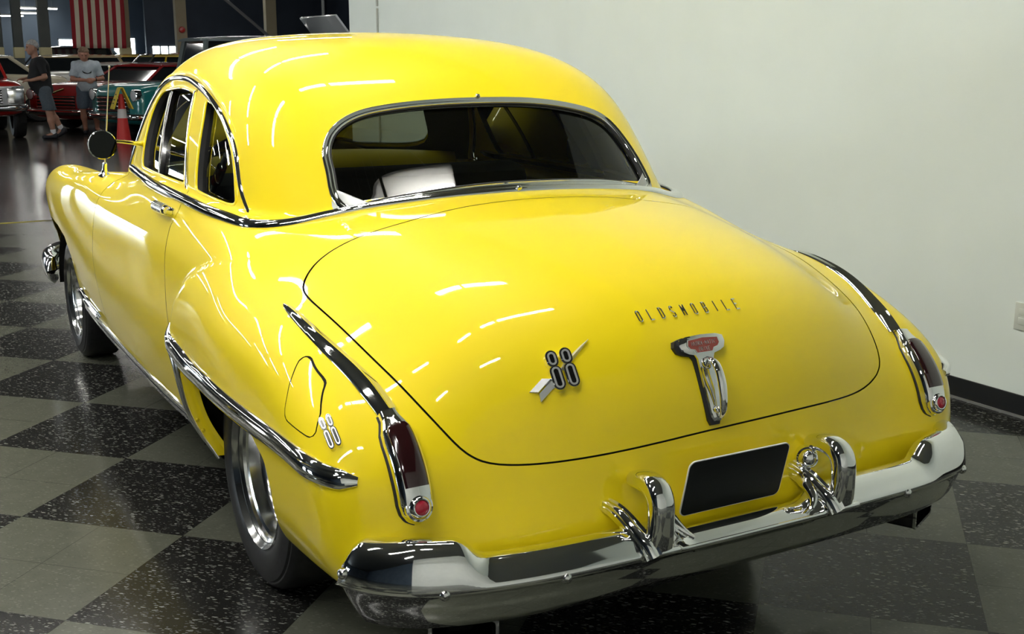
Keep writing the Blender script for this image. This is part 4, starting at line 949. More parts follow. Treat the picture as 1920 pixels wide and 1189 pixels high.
# windows: daylight panes in frames
M_SKY=mat('daylight_pane',(.8,.85,.9),.5,emit=(.80,.93,1.0),estr=7)
M_FRM=mat('window_frame_grey',(.25,.28,.30),.5)
def window(name,c,w,h,nx,nz,axis='y',es=None):
    o=bpy.data.objects.new(name,None); link(o); o.location=c; o['kind']='structure'
    k=MB(); t=.05
    def B(x,z,dx,dz): k.box((x,0,z) if axis=='y' else (0,x,z),(dx,.08,dz) if axis=='y' else (.08,dx,dz))
    for i in range(nx+1): B(-w/2+w*i/nx,0,t,h+t)
    for i in range(nz+1): B(0,-h/2+h*i/nz,w+t,t)
    k.build('window_frame',M_FRM,o,smooth=False)
    k=MB(); k.box((0,.02,0) if axis=='y' else (.02,0,0),(w,.01,h) if axis=='y' else (.01,w,h)); k.build('window_pane',M_SKY,o,smooth=False)
window('window_1',(8.45,FAR-.06,1.55),.85,1.35,1,1)
window('window_2',(9.55,FAR-2.56,1.40),1.25,1.0,4,2)
window('window_3',(-8.6,FAR-.1,1.0),2.0,1.7,2,1); window('window_4',(-11.6,FAR-.1,1.0),2.0,1.7,2,1)
window('window_5',(-25.9,10.0,1.6),3.0,2.2,3,1,'x'); window('window_6',(-25.9,16.0,1.6),3.0,2.2,3,1,'x'); window('window_7',(6.25,FAR-.06,1.98),.55,.36,1,1)
# strip lights over the car and through the hall
M_TUBE=mat('lit_tube',(1,1,1),.5,emit=(1,.985,.93),estr=33)
M_HSG=mat('white_enamel',(.6,.6,.58),.4)
M_TUBH=mat('lit_tube_dim',(1,1,1),.5,emit=(1,.985,.93),estr=15)
def strip(x0,x1,y,z,lab,grp):
    o=thing('strip_light',lab,'ceiling light',((x0+x1)/2,y,z),0,grp)
    k=MB(); k.box((0,0,.045),(x1-x0,.16,.05),bev=.006); k.build('housing',M_HSG,o)
    k=MB(); k.box((0,0,0),(x1-x0-.02,.085,.036),bev=.008); k.build('lamp_tube',M_TUBE if y<10 else M_TUBH,o)
    k=MB()
    for s in (-1,1): k.tube([(s*(x1-x0)*.35,0,.06),(s*(x1-x0)*.35,0,5.2-z)],.004,6)
    k.build('hanger',M_FRM,o)
G_='strip lights hanging over the checkered floor'
for y,segs in ((-1.95,((-1.3,-.9),(-2.8,-1.75),(-3.9,-2.85))),(-3.5,((-4.0,-2.95),)),(-.42,((-.36,.46),(-.74,-.41),(-1.3,-.98),(-3.6,-2.6))),(1.12,((-.06,.62),(-.72,-.12),(-2.2,-1.4),(-3.3,-2.26))),(3.25,((-.16,.66),(-.86,-.22),(-2.3,-1.55),(-3.2,-2.36),(-4.6,-3.6))),(6.2,((-.2,.9),(-1.4,-.3),(-3.6,-2.5),(-4.8,-3.7),(-6.2,-5.1))),(9.5,((-7.4,-6.2),))):
    for x0,x1 in segs: strip(x0,x1,y,3.6,'white strip light hanging over the checkered floor, above the yellow coupe',G_)
G2='strip lights hanging deep in the hall'
for x0,x1,y,z in ((4.55,5.9,45,3.24),(3.6,4.55,44,2.93),(4.2,5.2,44.5,3.05)):
    strip(x0,x1,y,z,'white strip light hanging deep in the hall beside the flag','hall')
for x in (-7.5,-2,4,10):
    for y in (11.5,16.5,21.5,27,33,39):
        strip(x-1.2,x+1.2,y,4.0,'long white strip light hanging over the parked cars',"strip lights over the parked cars")
# ------------------------------------------------------------------ camera, world, colour
cd=bpy.data.cameras.new('camera'); co=bpy.data.objects.new('camera',cd); link(co); SC.camera=co
co.location=(-1.7625,-3.1670,1.5163); co.rotation_euler=(PI/2-.21783,0,-.51490); cd.sensor_width=36; cd.lens=36*2211.2/1920; cd.clip_end=200; cd.clip_start=.05
w=bpy.data.worlds.new('world'); SC.world=w; w.use_nodes=True; w.node_tree.nodes['Background'].inputs[0].default_value=(.55,.6,.65,1); w.node_tree.nodes['Background'].inputs[1].default_value=.3
vs=SC.view_settings; vs.view_transform='Standard'; vs.look='None'; vs.gamma=1; vs.use_curve_mapping=False; vs.exposure=1.17
SC.display_settings.display_device='sRGB'
SC.cycles.max_bounces=8; SC.cycles.diffuse_bounces=4; SC.cycles.glossy_bounces=5; SC.cycles.transparent_max_bounces=12; SC.cycles.sample_clamp_indirect=6
SC.cycles.use_denoising=True
# ------------------------------------------------------------------ parked cars further back
M_PG=mat('car_glass_dark',(.012,.015,.017),.06,spec=.6)
M_WSH=thin_glass('clear_windshield',(.7,.75,.74))
M_TRD=mat('car_tire',(.012,.012,.012),.6)
def parked_car(name,lab,cat,loc,rz,paint,L=4.9,W=1.86,hood=.92,belt=.95,deck=.92,roof=1.42,cab=(-1.5,-.9,.25,.95),roofp=None,open_top=False,boxy=0,grp=None,grille='bar',ground=.24,nose=.10,fins=0,wheel_r=.33,wb=(-1.45,1.45),hashes=False,emblem=None,hood_open=False,cowlx=.95):
    """local x runs forward, y to the left, z up"""
    r=thing(name,lab,cat,loc,rz,grp); h=L/2
    st=[-h,-h+.10,-h+.35,-h+.9,wb[0],-.5,.3,cowlx,wb[1],h-.55,h-.22,h-.06,h]
    ws=[.80,.92,.97,1,1,1,1,1,.99,.97,.95,.90,.80]
    zt=[deck-.14,deck-.03,deck,deck+.005,(deck+belt)/2,belt,belt,belt-.005,hood+.015,hood,hood-.03,hood-nose,hood-nose-.16]
    zb=[ground+.14,ground+.05,ground,ground-.02,ground-.04,ground-.05,ground-.05,ground-.05,ground-.04,ground-.02,ground,ground+.04,ground+.12]
    if boxy:
        ws=[.94,.98,1,1,1,1,1,1,1,1,.99,.98,.96]; zt=[deck-.03,deck,deck,deck,belt,belt,belt,belt-.01,hood+.02,hood+.01,hood,hood-.04,hood-.10]
    V=[];n=13
    for i,x in enumerate(st):
        w=W/2*ws[i]; z1=zt[i]; z0=zb[i]; m=(z0+z1)/2; f=fins*max(0,min(1,(-x-.6)/(h-.8)))
        c=.02 if not boxy else .01
        half_=[(0,z0),(w*.86,z0),(w*.97,z0+.09),(w*1.0,m-.02),(w*.985,m+.10),(w*.975,z1-.10+f*.6),(w*.93,z1-.02+f),(w*.80,z1+c),(w*.40,z1+c*2.0),(0,z1+c*2.3)]
        ring=half_+[(-a,b) for a,b in half_[-2:0:-1]]
        V+=[(x,a,b) for a,b in ring]; k=len(ring)
    Fc=[(i*k+j,i*k+(j+1)%k,(i+1)*k+(j+1)%k,(i+1)*k+j) for i in range(n-1) for j in range(k)]+[tuple(range(k))[::-1],tuple(range((n-1)*k,n*k))]
    b=MB().add(V,Fc).build('body',paint,r,auto=55)
    mod=b.modifiers.new('round','SUBSURF'); mod.levels=1; mod.render_levels=1
    # wheels
    for x in wb:
        for s in (-1,1):
            M=Matrix.Translation((x,s*(W/2-.10),wheel_r))@Matrix.Rotation(-s*PI/2,4,'X')
            kk=MB(); kk.lathe([(wheel_r*.58,-.10),(wheel_r*.9,-.11),(wheel_r,-.07),(wheel_r,.07),(wheel_r*.93,.115),(wheel_r*.60,.105)],28,M); w_=kk.build('wheel',M_TRD,r,auto=40)
            kk=MB(); kk.lathe([(0,.10),(.05,.10),(.09,.07),(wheel_r*.5,.085),(wheel_r*.60,.108),(wheel_r*.62,.09)],24,M); kk.build('wheel_cover',M_CHR,w_,auto=40)
            kk=MB(); kk.lathe([(wheel_r*1.02,.04),(wheel_r*1.20,.04),(wheel_r*1.20,.111),(wheel_r*1.02,.111)],28,M,-.15 if s>0 else PI-.15+.0,PI+.15 if s>0 else 2*PI+.15) if False else None
    for x in wb:
        for s in (-1,1):
            a=np.linspace(0,PI,16); pts=[(x+wheel_r*1.22*math.cos(t),wheel_r*.75+wheel_r*1.12*math.sin(t)) for t in a]
            MB().prism(pts,1,s*(W/2+.004),s*(W/2-.12)).build('wheel_arch',M_DARK,r,smooth=False)
    # greenhouse: glass body under a painted roof on pillars
    xb,xr,xf,xw=cab; zb_=belt-.02; wt=W/2*.86; wr=W/2*.68
    if not open_top:
        zg=roof-.07
        Vg=[(xb,-wt,zb_),(xb,wt,zb_),(xw,wt,zb_),(xw,-wt,zb_),(xr,-wr,zg),(xr,wr,zg),(xf,wr,zg),(xf,-wr,zg)]
        MB().add(Vg,[(0,3,2,1),(4,5,6,7),(0,1,5,4),(1,2,6,5),(2,3,7,6),(3,0,4,7)]).build('windows',M_PG,r,smooth=False)
        rp=roofp or paint; e=.05
        xs=np.linspace(xr-.10,xf+.10,7); Vr=[];kr=9
        for i,x in enumerate(xs):
            q=1-(abs(i-3)/3)**3*.55
            for a in np.linspace(-1,1,kr): Vr.append((x,a*(wr+e)*(.97 if i in(0,6) else 1),zg+.075*q*(1-abs(a)**3*.85)))
        for i,x in enumerate(xs):
            for a in np.linspace(-1,1,kr): Vr.append((x,a*(wr+e)*(.97 if i in(0,6) else 1),zg-.02))
        q=7*kr; Fr=[(i*kr+j,i*kr+j+1,(i+1)*kr+j+1,(i+1)*kr+j) for i in range(6) for j in range(kr-1)]+[(q+i*kr+j,q+(i+1)*kr+j,q+(i+1)*kr+j+1,q+i*kr+j+1) for i in range(6) for j in range(kr-1)]
        for i in range(6):
            Fr+=[(i*kr,(i+1)*kr,q+(i+1)*kr,q+i*kr),(i*kr+kr-1,q+i*kr+kr-1,q+(i+1)*kr+kr-1,(i+1)*kr+kr-1)]
        for j in range(kr-1): Fr+=[(j,q+j,q+j+1,j+1),(6*kr+j,6*kr+j+1,q+6*kr+j+1,q+6*kr+j)]
        MB().add(Vr,Fr).build('roof',rp,r,auto=50)
        for s in (-1,1):
            for a_,b_,t in (((xb,s*wt,zb_),(xr,s*wr,zg),.045),((xw,s*wt,zb_),(xf,s*wr,zg),.030),(((xb+xw)/2-.1,s*wt*1.0,zb_),((xr+xf)/2-.1,s*wr,zg),.028)):
                MB().tube([a_,b_],t,8).build('pillar',rp,r)
    else:
        zt_=roof
        fr=MB(); fr.tube([(xw,-wt,zb_),(xf,-wr,zt_),(xf,wr,zt_),(xw,wt,zb_)],.022,8); fr.build('windshield_frame',M_CHR,r)
        MB().add([(xw,-wt,zb_),(xw,wt,zb_),(xf,wr,zt_),(xf,-wr,zt_)],[(0,1,2,3)]).build('windshield',M_WSH,r,smooth=False,fix=False)
        kk=MB(); kk.box((xb+.55,0,belt+.02),(.25,W*.74,.34),bev=.06); kk.build('seat',mat('tan_leather_'+name,(.42,.34,.26),.5),r)
        kk=MB(); kk.box(((xb+xf)/2,0,belt-.005),(xf-xb,W*.76,.06)); kk.build('cockpit',M_DARK,r)
    # chrome: bumpers, lamps, grille
    for s,x in ((1,h),(-1,-h)):
        kk=MB(); kk.tube(spl([(x-s*.30,-W/2*.99,ground+.17),(x-s*.04,-W/2*.90,ground+.17),(x+s*.07,-W/4,ground+.17),(x+s*.07,W/4,ground+.17),(x-s*.04,W/2*.90,ground+.17),(x-s*.30,W/2*.99,ground+.17)],26),.062,10); kk.build('front_bumper' if s>0 else 'rear_bumper',M_CHR,r)
    zl=hood-nose-.10 if not boxy else hood-.20
    for s in (-1,1):
        M=Matrix.Translation((h-.05,s*(W/2-.24 if not boxy else W/2-.20),zl))@Matrix.Rotation(PI/2,4,'Y')
        kk=MB(); kk.lathe([(.115,-.10),(.120,.03),(.112,.055),(.10,.06)],24,M); l=kk.build('headlight',M_CHR,r); kk=MB(); kk.lathe([(0,.075),(.05,.072),(.10,.055)],24,M); kk.build('headlight_glass',mat('lamp_glass',(.62,.66,.68),.12) if 'lamp_glass' not in bpy.data.materials else bpy.data.materials['lamp_glass'],l)
    gw=W*.56; z0=ground+.24; z1=zl-.02 if not boxy else hood-.12
    kk=MB(); kk.box((h-.03,0,(z0+z1)/2),(.06,gw,z1-z0)); g=kk.build('grille',M_DARK,r,smooth=False)
    ns=4 if grille=='bar' else 6
    for i in range(ns): MB().box((h+.005,0,z0+(z1-z0)*(i+.5)/ns),(.04,gw,.030),bev=.006).build('grille_bar',M_CHR,g)
    for s in (-1,1): MB().tube([(h-.6,s*(W/2+.002),(hood+ground)/2+.05),(-h+.5,s*(W/2+.004),(hood+ground)/2-.03)],.012,6).build('side_strip',M_CHR,r)
    for s in (-1,1): MB().box((-h+.0,s*(W/2-.18),deck-.22),(.06,.16,.10),bev=.02).build('tail_lamp',M_REFL,r)
    if hashes:
        for s in (-1,1):
            for i in range(3): MB().tube([(h-.75-i*.10,s*(W/2-.005),hood-.23),(h-.78-i*.10,s*(W/2+.012),hood-.33)],.016,8).build('hash_mark',M_CHR,r)
    if emblem:
        MB().tube([(h-.06,.20,hood-nose+.02),(h+.045,0,hood-nose-.06),(h-.06,-.20,hood-nose+.02)],.022,8).build('hood_emblem',emblem,r)
    return r
def paint(name,c,rough=.3): return mat(name,c,rough,coat=1,spec=.4)
P_RED=paint('red_paint',(.42,.012,.008)); P_DRED=paint('deep_red_paint',(.28,.010,.012)); P_TEAL=paint('teal_paint',(.010,.20,.20)); P_NAVY=paint('navy_paint',(.012,.022,.05)); P_WHT=paint('white_paint',(.62,.62,.57)); P_CRM=paint('cream_paint',(.60,.55,.40)); P_TAN=paint('tan_paint',(.42,.32,.15)); P_WYEL=paint('wagon_yellow_paint',(.75,.50,.02)); P_GRN=paint('dark_green_paint',(.012,.045,.045)); P_BLK=paint('black_paint',(.008,.008,.009)); P_BLU=paint('pale_blue_paint',(.28,.42,.50)); P_SIL=paint('silver_paint',(.45,.47,.48)); P_ORG=paint('orange_paint',(.80,.18,.02))
rt=parked_car('pickup_truck','red boxy truck facing the camera beside the man in the black shirt','truck',(.36,22.75,0),-PI/2,P_RED,L=4.7,W=1.96,hood=1.06,belt=1.12,deck=1.12,roof=1.78,cab=(-1.7,-1.55,.15,.62),boxy=1,grille='slats',ground=.42,wheel_r=.39,wb=(-1.4,1.50),cowlx=.62)
parked_car('parked_car','deep red car with a gold V on its nose, behind the man in pale shirt','car',(4.35,23.9,0),PI+math.radians(32),P_DRED,L=5.2,W=1.95,hood=.95,belt=.97,deck=.92,fins=.12,roof=1.38,emblem=mat('gold_trim',(.75,.60,.30),.2,metal=1))
parked_car('parked_car','teal car with three chrome slashes on its fender, behind the orange cone','car',(5.15,21.0,0),PI+math.radians(20),P_TEAL,L=5.0,W=1.90,hood=1.0,belt=1.0,deck=.98,fins=.10,roof=1.46,hashes=True,cab=(-1.2,-.75,.15,.75))
parked_car('parked_car','navy convertible with a raked chrome windshield, behind the teal car','car',(6.2,28.0,0),PI+math.radians(3),P_NAVY,L=5.2,W=1.9,hood=1.10,belt=1.12,deck=1.05,roof=1.55,open_top=True,cab=(-1.4,-.9,.95,1.35))
parked_car('parked_car','red topped car behind the navy convertible windshield','car',(9.4,36.75,0),PI,P_CRM,L=4.6,W=1.9,hood=1.18,belt=1.2,deck=1.15,roof=1.66,roofp=P_RED,cab=(-1.4,-1.1,1.2,1.5))
parked_car('parked_car','yellow station wagon below the hanging flag','car',(6.6,34.6,0),PI,P_WYEL,L=4.6,W=1.85,hood=1.0,belt=1.15,deck=1.12,roof=1.58,cab=(-2.1,-1.95,1.0,1.4))
parked_car('parked_car','tan roofed car between the two men','car',(4.25,32.6,0),PI,P_WHT,L=4.2,W=1.85,hood=1.02,belt=1.12,deck=1.05,roof=1.56,roofp=P_TAN,cab=(-1.3,-1.1,.9,1.2))
parked_car('parked_car','white car with an orange flank, right behind the man in black','car',(3.55,25.3,0),PI+math.radians(4),P_ORG,L=1.0 if False else 3.4,W=1.7,hood=1.02,belt=1.05,deck=1.0,roof=1.30,roofp=P_WHT,cab=(-.9,-.55,.2,.7),wb=(-1.0,1.0),cowlx=.7) if False else None
parked_car('parked_car','cream sedan behind the red truck, left of the man in black','car',(1.0,27.8,0),PI,P_CRM,L=4.4,W=1.85,hood=1.08,belt=1.12,deck=1.06,roof=1.56,cab=(-1.4,-.9,.35,1.0))
parked_car('parked_car','black sport utility parked far back below the flag','car',(4.88,40.6,0),PI,P_BLK,L=4.6,W=1.9,hood=1.15,belt=1.22,deck=1.25,roof=1.86,cab=(-2.0,-1.8,.3,.8),boxy=1)
parked_car('parked_car','pale blue car parked far back below the flag','car',(6.3,43.2,0),PI,P_BLU,L=4.8,W=1.9,hood=1.2,belt=1.25,deck=1.2,roof=1.76,cab=(-1.6,-1.0,.5,1.2))
parked_car('parked_van','dark green sport utility with a grey roof, just beyond the yellow roof','car',(5.75,16.6,0),0,P_GRN,L=4.9,W=1.95,hood=1.15,belt=1.22,deck=1.25,roof=1.84,roofp=paint('grey_green_roof',(.16,.20,.20)),cab=(-2.38,-2.28,.5,1.0),boxy=1,ground=.36,wheel_r=.38)
ho=parked_car('parked_car','dark car with its silver hood propped open, beyond the yellow roof','car',(6.15,13.3,0),PI,P_BLK,L=4.9,W=1.85,hood=.98,belt=1.0,deck=.98,roof=1.42)
M=Matrix.Translation((.95,0,1.0))@Matrix.Rotation(math.radians(-52),4,'Y')
k=MB(); k.box((.68,0,.0),(1.36,1.45,.035),bev=.012,M=M@Matrix.Translation((.68,0,0))); k.build('raised_hood',P_SIL,ho)
# white car with an orange flank stripe
# silver face of the truck round its grille and lamps
k=MB(); k.box((2.335,0,.80),(.03,1.86,.36),bev=.010); k.build('front_panel',P_SIL,rt)
for s in (-1,1): k=MB(); k.box((2.35,s*.78,.80),(.05,.30,.30),bev=.02); k.build('lamp_bezel',M_CHS,rt)
wc=parked_car('parked_car','low white car with an orange flank stripe, between the two men','car',(4.65,30.4,0),PI,P_WHT,L=4.3,W=1.75,hood=1.08,belt=1.10,deck=1.06,roof=1.36,cab=(-1.3,-.9,.2,.8),wb=(-1.3,1.3))
for s in (-1,1): MB().box((.35,s*.872,.80),(2.9,.02,.16),bev=.005).build('orange_stripe',P_ORG,wc)
# ------------------------------------------------------------------ columns, flag, brace
M_COL=noise_mat('tan_column',(.26,.225,.14),(.31,.27,.17),1.5,.6); M_COLD=noise_mat('grey_column',(.055,.065,.065),(.075,.085,.08),1.5,.6); M_PAD=mat('cream_pad',(.62,.56,.32),.6)
COLS=[]
for (x0,x1,lab,m_,pad) in ((6.66,6.98,'tan column right beside the hanging flag',M_COL,1),(8.5,8.86,'tan column with a red alarm bell, behind the green vehicle',M_COL,2),(11.62,12.0,'tan column near the diagonal brace',M_COL,0),(3.38,3.66,'grey column above the man in black',M_COLD,1),(4.16,4.48,'grey column left of the flag',M_COLD,1),(2.78,3.06,'grey column at the left edge of view',M_COLD,1)):
    c=thing('column',lab,'column',((x0+x1)/2,38,0)); COLS.append(c); k=MB(); k.box((0,0,2.6),(x1-x0,.30,5.2),bev=.01); k.build('shaft',m_,c,smooth=False)
    k=MB(); k.box((0,0,.15),(x1-x0+.12,.42,.30),bev=.02); k.build('base_block',m_,c,smooth=False)
    if pad==1: k=MB(); k.box((0,0,1.62),(x1-x0+.03,.34,.34),bev=.02); k.build('column_pad',M_PAD,c)
    if pad==2: k=MB(); k.lathe([(0,.08),(.08,.07),(.11,.03),(.11,-.02)],18,Matrix.Translation((0,-.17,2.38))@Matrix.Rotation(PI/2,4,'X')); k.build('alarm_bell',P_RED,c)
k=MB(); k.tube([(10.0,37.8,3.56),(11.64,37.8,2.22)],.055,8); br=k.build('diagonal_brace',mat('brace_grey',(.16,.17,.18),.6),COLS[2]); br.matrix_parent_inverse=Matrix.Translation((-COLS[2].location.x,-38,0))
k=MB(); k.tube([(10.76,30,4.95),(10.76,30,0)],.045,8); tag(k.build('downpipe',mat('pipe_grey',(.22,.23,.23),.5)),'thin grey vertical pipe above the propped open hood','pipe')
def flag():
    m=mat('flag_cloth',(.4,.02,.03),.8); nt=m.node_tree; b=nt.nodes['Principled BSDF']; L=nt.links.new
    tc=nd(nt,'ShaderNodeTexCoord'); sp=nd(nt,'ShaderNodeSeparateXYZ'); L(tc.outputs['UV'],sp.inputs[0])
    par=mth(nt,'FLOORED_MODULO',mth(nt,'FLOOR',mth(nt,'MULTIPLY',sp.outputs[0],12.9999)),2.0)
    mx=nd(nt,'ShaderNodeMix',data_type='RGBA'); L(par,mx.inputs[0]); mx.inputs[6].default_value=(.30,.012,.022,1); mx.inputs[7].default_value=(.62,.56,.44,1)
    can=mth(nt,'MULTIPLY',mth(nt,'LESS_THAN',sp.outputs[0],7/13),mth(nt,'GREATER_THAN',sp.outputs[1],.62))
    m2=nd(nt,'ShaderNodeMix',data_type='RGBA'); L(can,m2.inputs[0]); L(mx.outputs[2],m2.inputs[6]); m2.inputs[7].default_value=(.015,.02,.09,1); L(m2.outputs[2],b.inputs['Base Color'])
    nx,nz=53,20; V=[];uv=[]
    for j in range(nz):
        for i in range(nx):
            u=i/(nx-1); v=j/(nz-1); V.append((1.66*u+.02*math.sin(v*3),.05*math.sin(u*17+v*1.5)*(1-.4*v),3.15*v)); uv.append((u,v))
    F_=[(j*nx+i,j*nx+i+1,(j+1)*nx+i+1,(j+1)*nx+i) for j in range(nz-1) for i in range(nx-1)]
    o=mesh_obj('flag',V,F_,m); me=o.data; ul=me.uv_layers.new(name='UVMap')
    for lp in me.loops: ul.data[lp.index].uv=uv[lp.vertex_index]
    s=o.modifiers.new('thick','SOLIDIFY'); s.thickness=.006
    o.location=(5.06,37.4,1.76); tag(o,'large red and white striped flag hanging vertically at the back of the hall','flag')
    k=MB(); k.tube([(-.1,0,3.17),(1.78,0,3.17)],.02,8); k.build('flag_rail',M_FRM,o)
flag()
# ------------------------------------------------------------------ cone with folded floor sign
cn=thing('traffic_cone','orange traffic cone with a white band, standing before the teal car','cone',(2.67,18.74,0))
M_ORG=mat('cone_orange',(.62,.035,.03),.45); k=MB(); k.box((0,0,.015),(.36,.36,.03),bev=.01); k.build('cone_base',M_ORG,cn)
k=MB(); k.lathe([(.135,.03),(.125,.06),(.045,.80),(.030,.86),(.022,.86)],28); k.build('cone_body',M_ORG,cn,auto=40)
k=MB(); k.lathe([(.0875,.44),(.0705,.60),(.069,.60)],28); k.build('reflective_band',mat('band_white',(.72,.68,.66),.4),cn,auto=40)
sg=thing('floor_sign','yellow folding floor sign straddling the top of the orange cone','sign',(2.67,18.74,.60))
M_SGN=mat('sign_yellow',(.72,.55,.02),.5); M_MRK=mat('sign_black',(.02,.02,.02),.6)
for s in (-1,1):
    V=[];t=.012
    for x,w,z in ((s*.165,.15,.0),(s*.030,.09,.36)): V+=[(x-t,-w,z),(x+t,-w,z),(x+t,w,z),(x-t,w,z)]
    p=MB().add(V,[(0,1,2,3)[::-1],(4,5,6,7),(0,1,5,4),(1,2,6,5),(2,3,7,6),(3,0,4,7)]).build('sign_panel',M_SGN,sg,smooth=False)
    k=MB()
    for z,w in ((.10,.09),(.16,.10),(.25,.06)): x=s*(.165-(.135/.36)*z); k.box((0,0,0),(.004,w,.022),M=Matrix.Translation((x+s*.0145,0,z))@Matrix.Rotation(-s*math.atan(.135/.36),4,'Y'))
    k.build('sign_lettering',M_MRK,p,smooth=False)
k=MB(); k.box((0,0,.365),(.07,.19,.02),bev=.006); k.build('sign_hinge',M_SGN,sg)
# ------------------------------------------------------------------ two visitors
def cone_sdf(P,a,b,ra,rb):
    a=np.array(a,float);b=np.array(b,float); ab=b-a; t=np.clip(((P-a)@ab)/max(ab@ab,1e-9),0,1); return np.linalg.norm(P-a-t[:,None]*ab,axis=1)-(ra+(rb-ra)*t)
def ell_sdf(P,c,r):
    q=(P-np.array(c))/np.array(r); l=np.linalg.norm(q,axis=1); return (l-1)*min(r)
def blend(fs,k):
    d=fs[0]
    for f in fs[1:]: d=smin(d,f,k)
    return d
M_SKIN=noise_mat('skin',(.42,.22,.15),(.47,.25,.17),9,.5); M_SKIN2=noise_mat('skin_ruddy',(.44,.20,.13),(.50,.24,.16),9,.5)
def person(lab,loc,J,cloth):
    """J: joints in metres around the standing point; one continuous body, clothing over it"""
    o=thing('person',lab,'person',loc)
    f=np.array(J['face'],float); f/=np.linalg.norm(f); side=np.cross([0,0,1.],f); side/=np.linalg.norm(side); upv=np.cross(f,side)
    hc=np.array(J['head'],float); H=lambda a,b,c: hc+f*a+side*b+upv*c
    belly=J.get('belly',.02)
    def torso(P,g=0):
        pel,ch=np.array(J['pelvis']),np.array(J['chest']); sl=np.array(J['shoulder'][0]); sr=np.array(J['shoulder'][1]); hp=J['hip']
        d=[cone_sdf(P,pel+(np.array(hp[0])-pel)*.55,pel+(np.array(hp[1])-pel)*.55,.125+g,.125+g),cone_sdf(P,pel,ch,.145+g,.165+g),cone_sdf(P,ch+(sl-ch)*.55,ch+(sr-ch)*.55,.115+g,.115+g),ell_sdf(P,(pel*.55+ch*.45)+f*belly*1.5,np.array([.165,.165,.20])+g),cone_sdf(P,sl*.9+ch*.1,sr*.9+ch*.1,.068+g,.068+g)]
        return blend(d,.09)
    def arms(P,g=0,upper=False):
        d=[]
        for s in (0,1):
            a,e,w=J['shoulder'][s],J['elbow'][s],J['wrist'][s]
            if upper: m=np.array(a)+(np.array(e)-np.array(a))*.82; d.append(cone_sdf(P,a,m,.068+g,.066+g))
            else: d+=[cone_sdf(P,a,e,.055,.043),cone_sdf(P,e,w,.044,.029)]
        return d
    def legs(P,g=0,short=False):
        d=[]
        for s in (0,1):
            h_,k_,a_=J['hip'][s],J['knee'][s],J['ankle'][s]
            if short: m=np.array(h_)+(np.array(k_)-np.array(h_))*.90; d.append(cone_sdf(P,h_,m,.108+g,.100+g))
            else: d+=[cone_sdf(P,h_,k_,.098,.058),cone_sdf(P,k_,np.array(k_)*.62+np.array(a_)*.38+np.array([0,.0,0]),.056,.060),cone_sdf(P,np.array(k_)*.62+np.array(a_)*.38,a_,.060,.038)]
        return d
    def hand(P,s):
        w=np.array(J['wrist'][s],float); d_=np.array(J['hand'][s][0],float); d_/=np.linalg.norm(d_); n=np.array(J['hand'][s][1],float); n/=np.linalg.norm(n); t=np.cross(d_,n); t/=np.linalg.norm(t); n=np.cross(t,d_)
        th=J['hand'][s][2]; ds=[cone_sdf(P,w,w+d_*.055,.026,.027),cone_sdf(P,w+d_*.045-t*.022,w+d_*.082-t*.027,.015,.013),cone_sdf(P,w+d_*.045+t*.022,w+d_*.078+t*.027,.015,.013)]
        r=blend(ds,.02); fs=[]
        for i,(o_,l) in enumerate(((-.030,.060),(-.010,.070),(.010,.066),(.029,.052))):
            b0=w+d_*.085+t*o_; b1=b0+d_*l*.5-n*l*.12; b2=b1+d_*l*.38-n*l*.38; fs+=[cone_sdf(P,b0,b1,.0098,.009),cone_sdf(P,b1,b2,.009,.0078)]
        b0=w+d_*.025+t*th*.026; b1=b0+d_*.035+t*th*.025-n*.008; b2=b1+d_*.030+t*th*.006-n*.010
        fs+=[cone_sdf(P,b0,b1,.0125,.0110),cone_sdf(P,b1,b2,.0110,.0090)]
        return smin(r,np.min(fs,axis=0),.010)
    def head(P):
        d=blend([ell_sdf(P,H(-.012,0,.025),np.array([.098,.098,.110])),ell_sdf(P,H(.022,0,-.045),np.array([.075,.075,.078])),ell_sdf(P,H(.048,0,-.090),np.array([.035,.038,.030]))],.05)
        n_=blend([cone_sdf(P,H(.090,0,.012),H(.112,0,-.030),.010,.016),cone_sdf(P,H(.088,-.014,-.034),H(.088,.014,-.034),.010,.010)],.012)
        d=smin(d,n_,.015)
        for s in (-1,1):
            d=smin(d,ell_sdf(P,H(-.012,s*.088,-.012),np.array([.022,.014,.034])),.010); d=smin(d,cone_sdf(P,H(.086,s*.014,.040),H(.076,s*.046,.038),.010,.009),.012)
        d=smin(d,cone_sdf(P,H(.083,-.020,-.062),H(.083,.020,-.062),.009,.009),.008)
        for s in (-1,1): d=-smin(-d,ell_sdf(P,H(.094,s*.032,.014),np.array([.012,.016,.010])),.006) if False else np.maximum(d,-(ell_sdf(P,H(.100,s*.033,.012),np.array([.016,.016,.009]))))
        return d
    def body(x,y,z):
        P=np.stack([x,y,z],-1); d=torso(P,-.012)
        for q in arms(P): d=smin(d,q,.03)
        for q in legs(P): d=smin(d,q,.04)
        nk=np.array(J['neck']); d=smin(d,cone_sdf(P,nk-np.array([0,0,.06]),H(-.02,0,-.05),.062,.058),.04); d=smin(d,head(P),.03)
        for s in (0,1): d=smin(d,hand(P,s),.012)
        for s in (0,1):
            a=np.array(J['ankle'][s]); t_=np.array(J['toe'][s]); d=smin(d,cone_sdf(P,a,t_,.036,.03),.03)
        return d
    lo,hi=J['box']
    V,Q=nets(body,lo,hi,.0085); V=newton(body,V,2,.006); mesh_obj('body',V,Q,cloth['skin'],o)
    def piece(name,fn,m,h=.011):
        V,Q=nets(fn,lo,hi,h); V=newton(fn,V,1,.006); return mesh_obj(name,V,Q,m,o)
    def pleat(P): return .004*np.sin(P[:,0]*37+P[:,2]*19)+.004*np.sin(P[:,1]*31-P[:,2]*23)
    zs=J['hem']
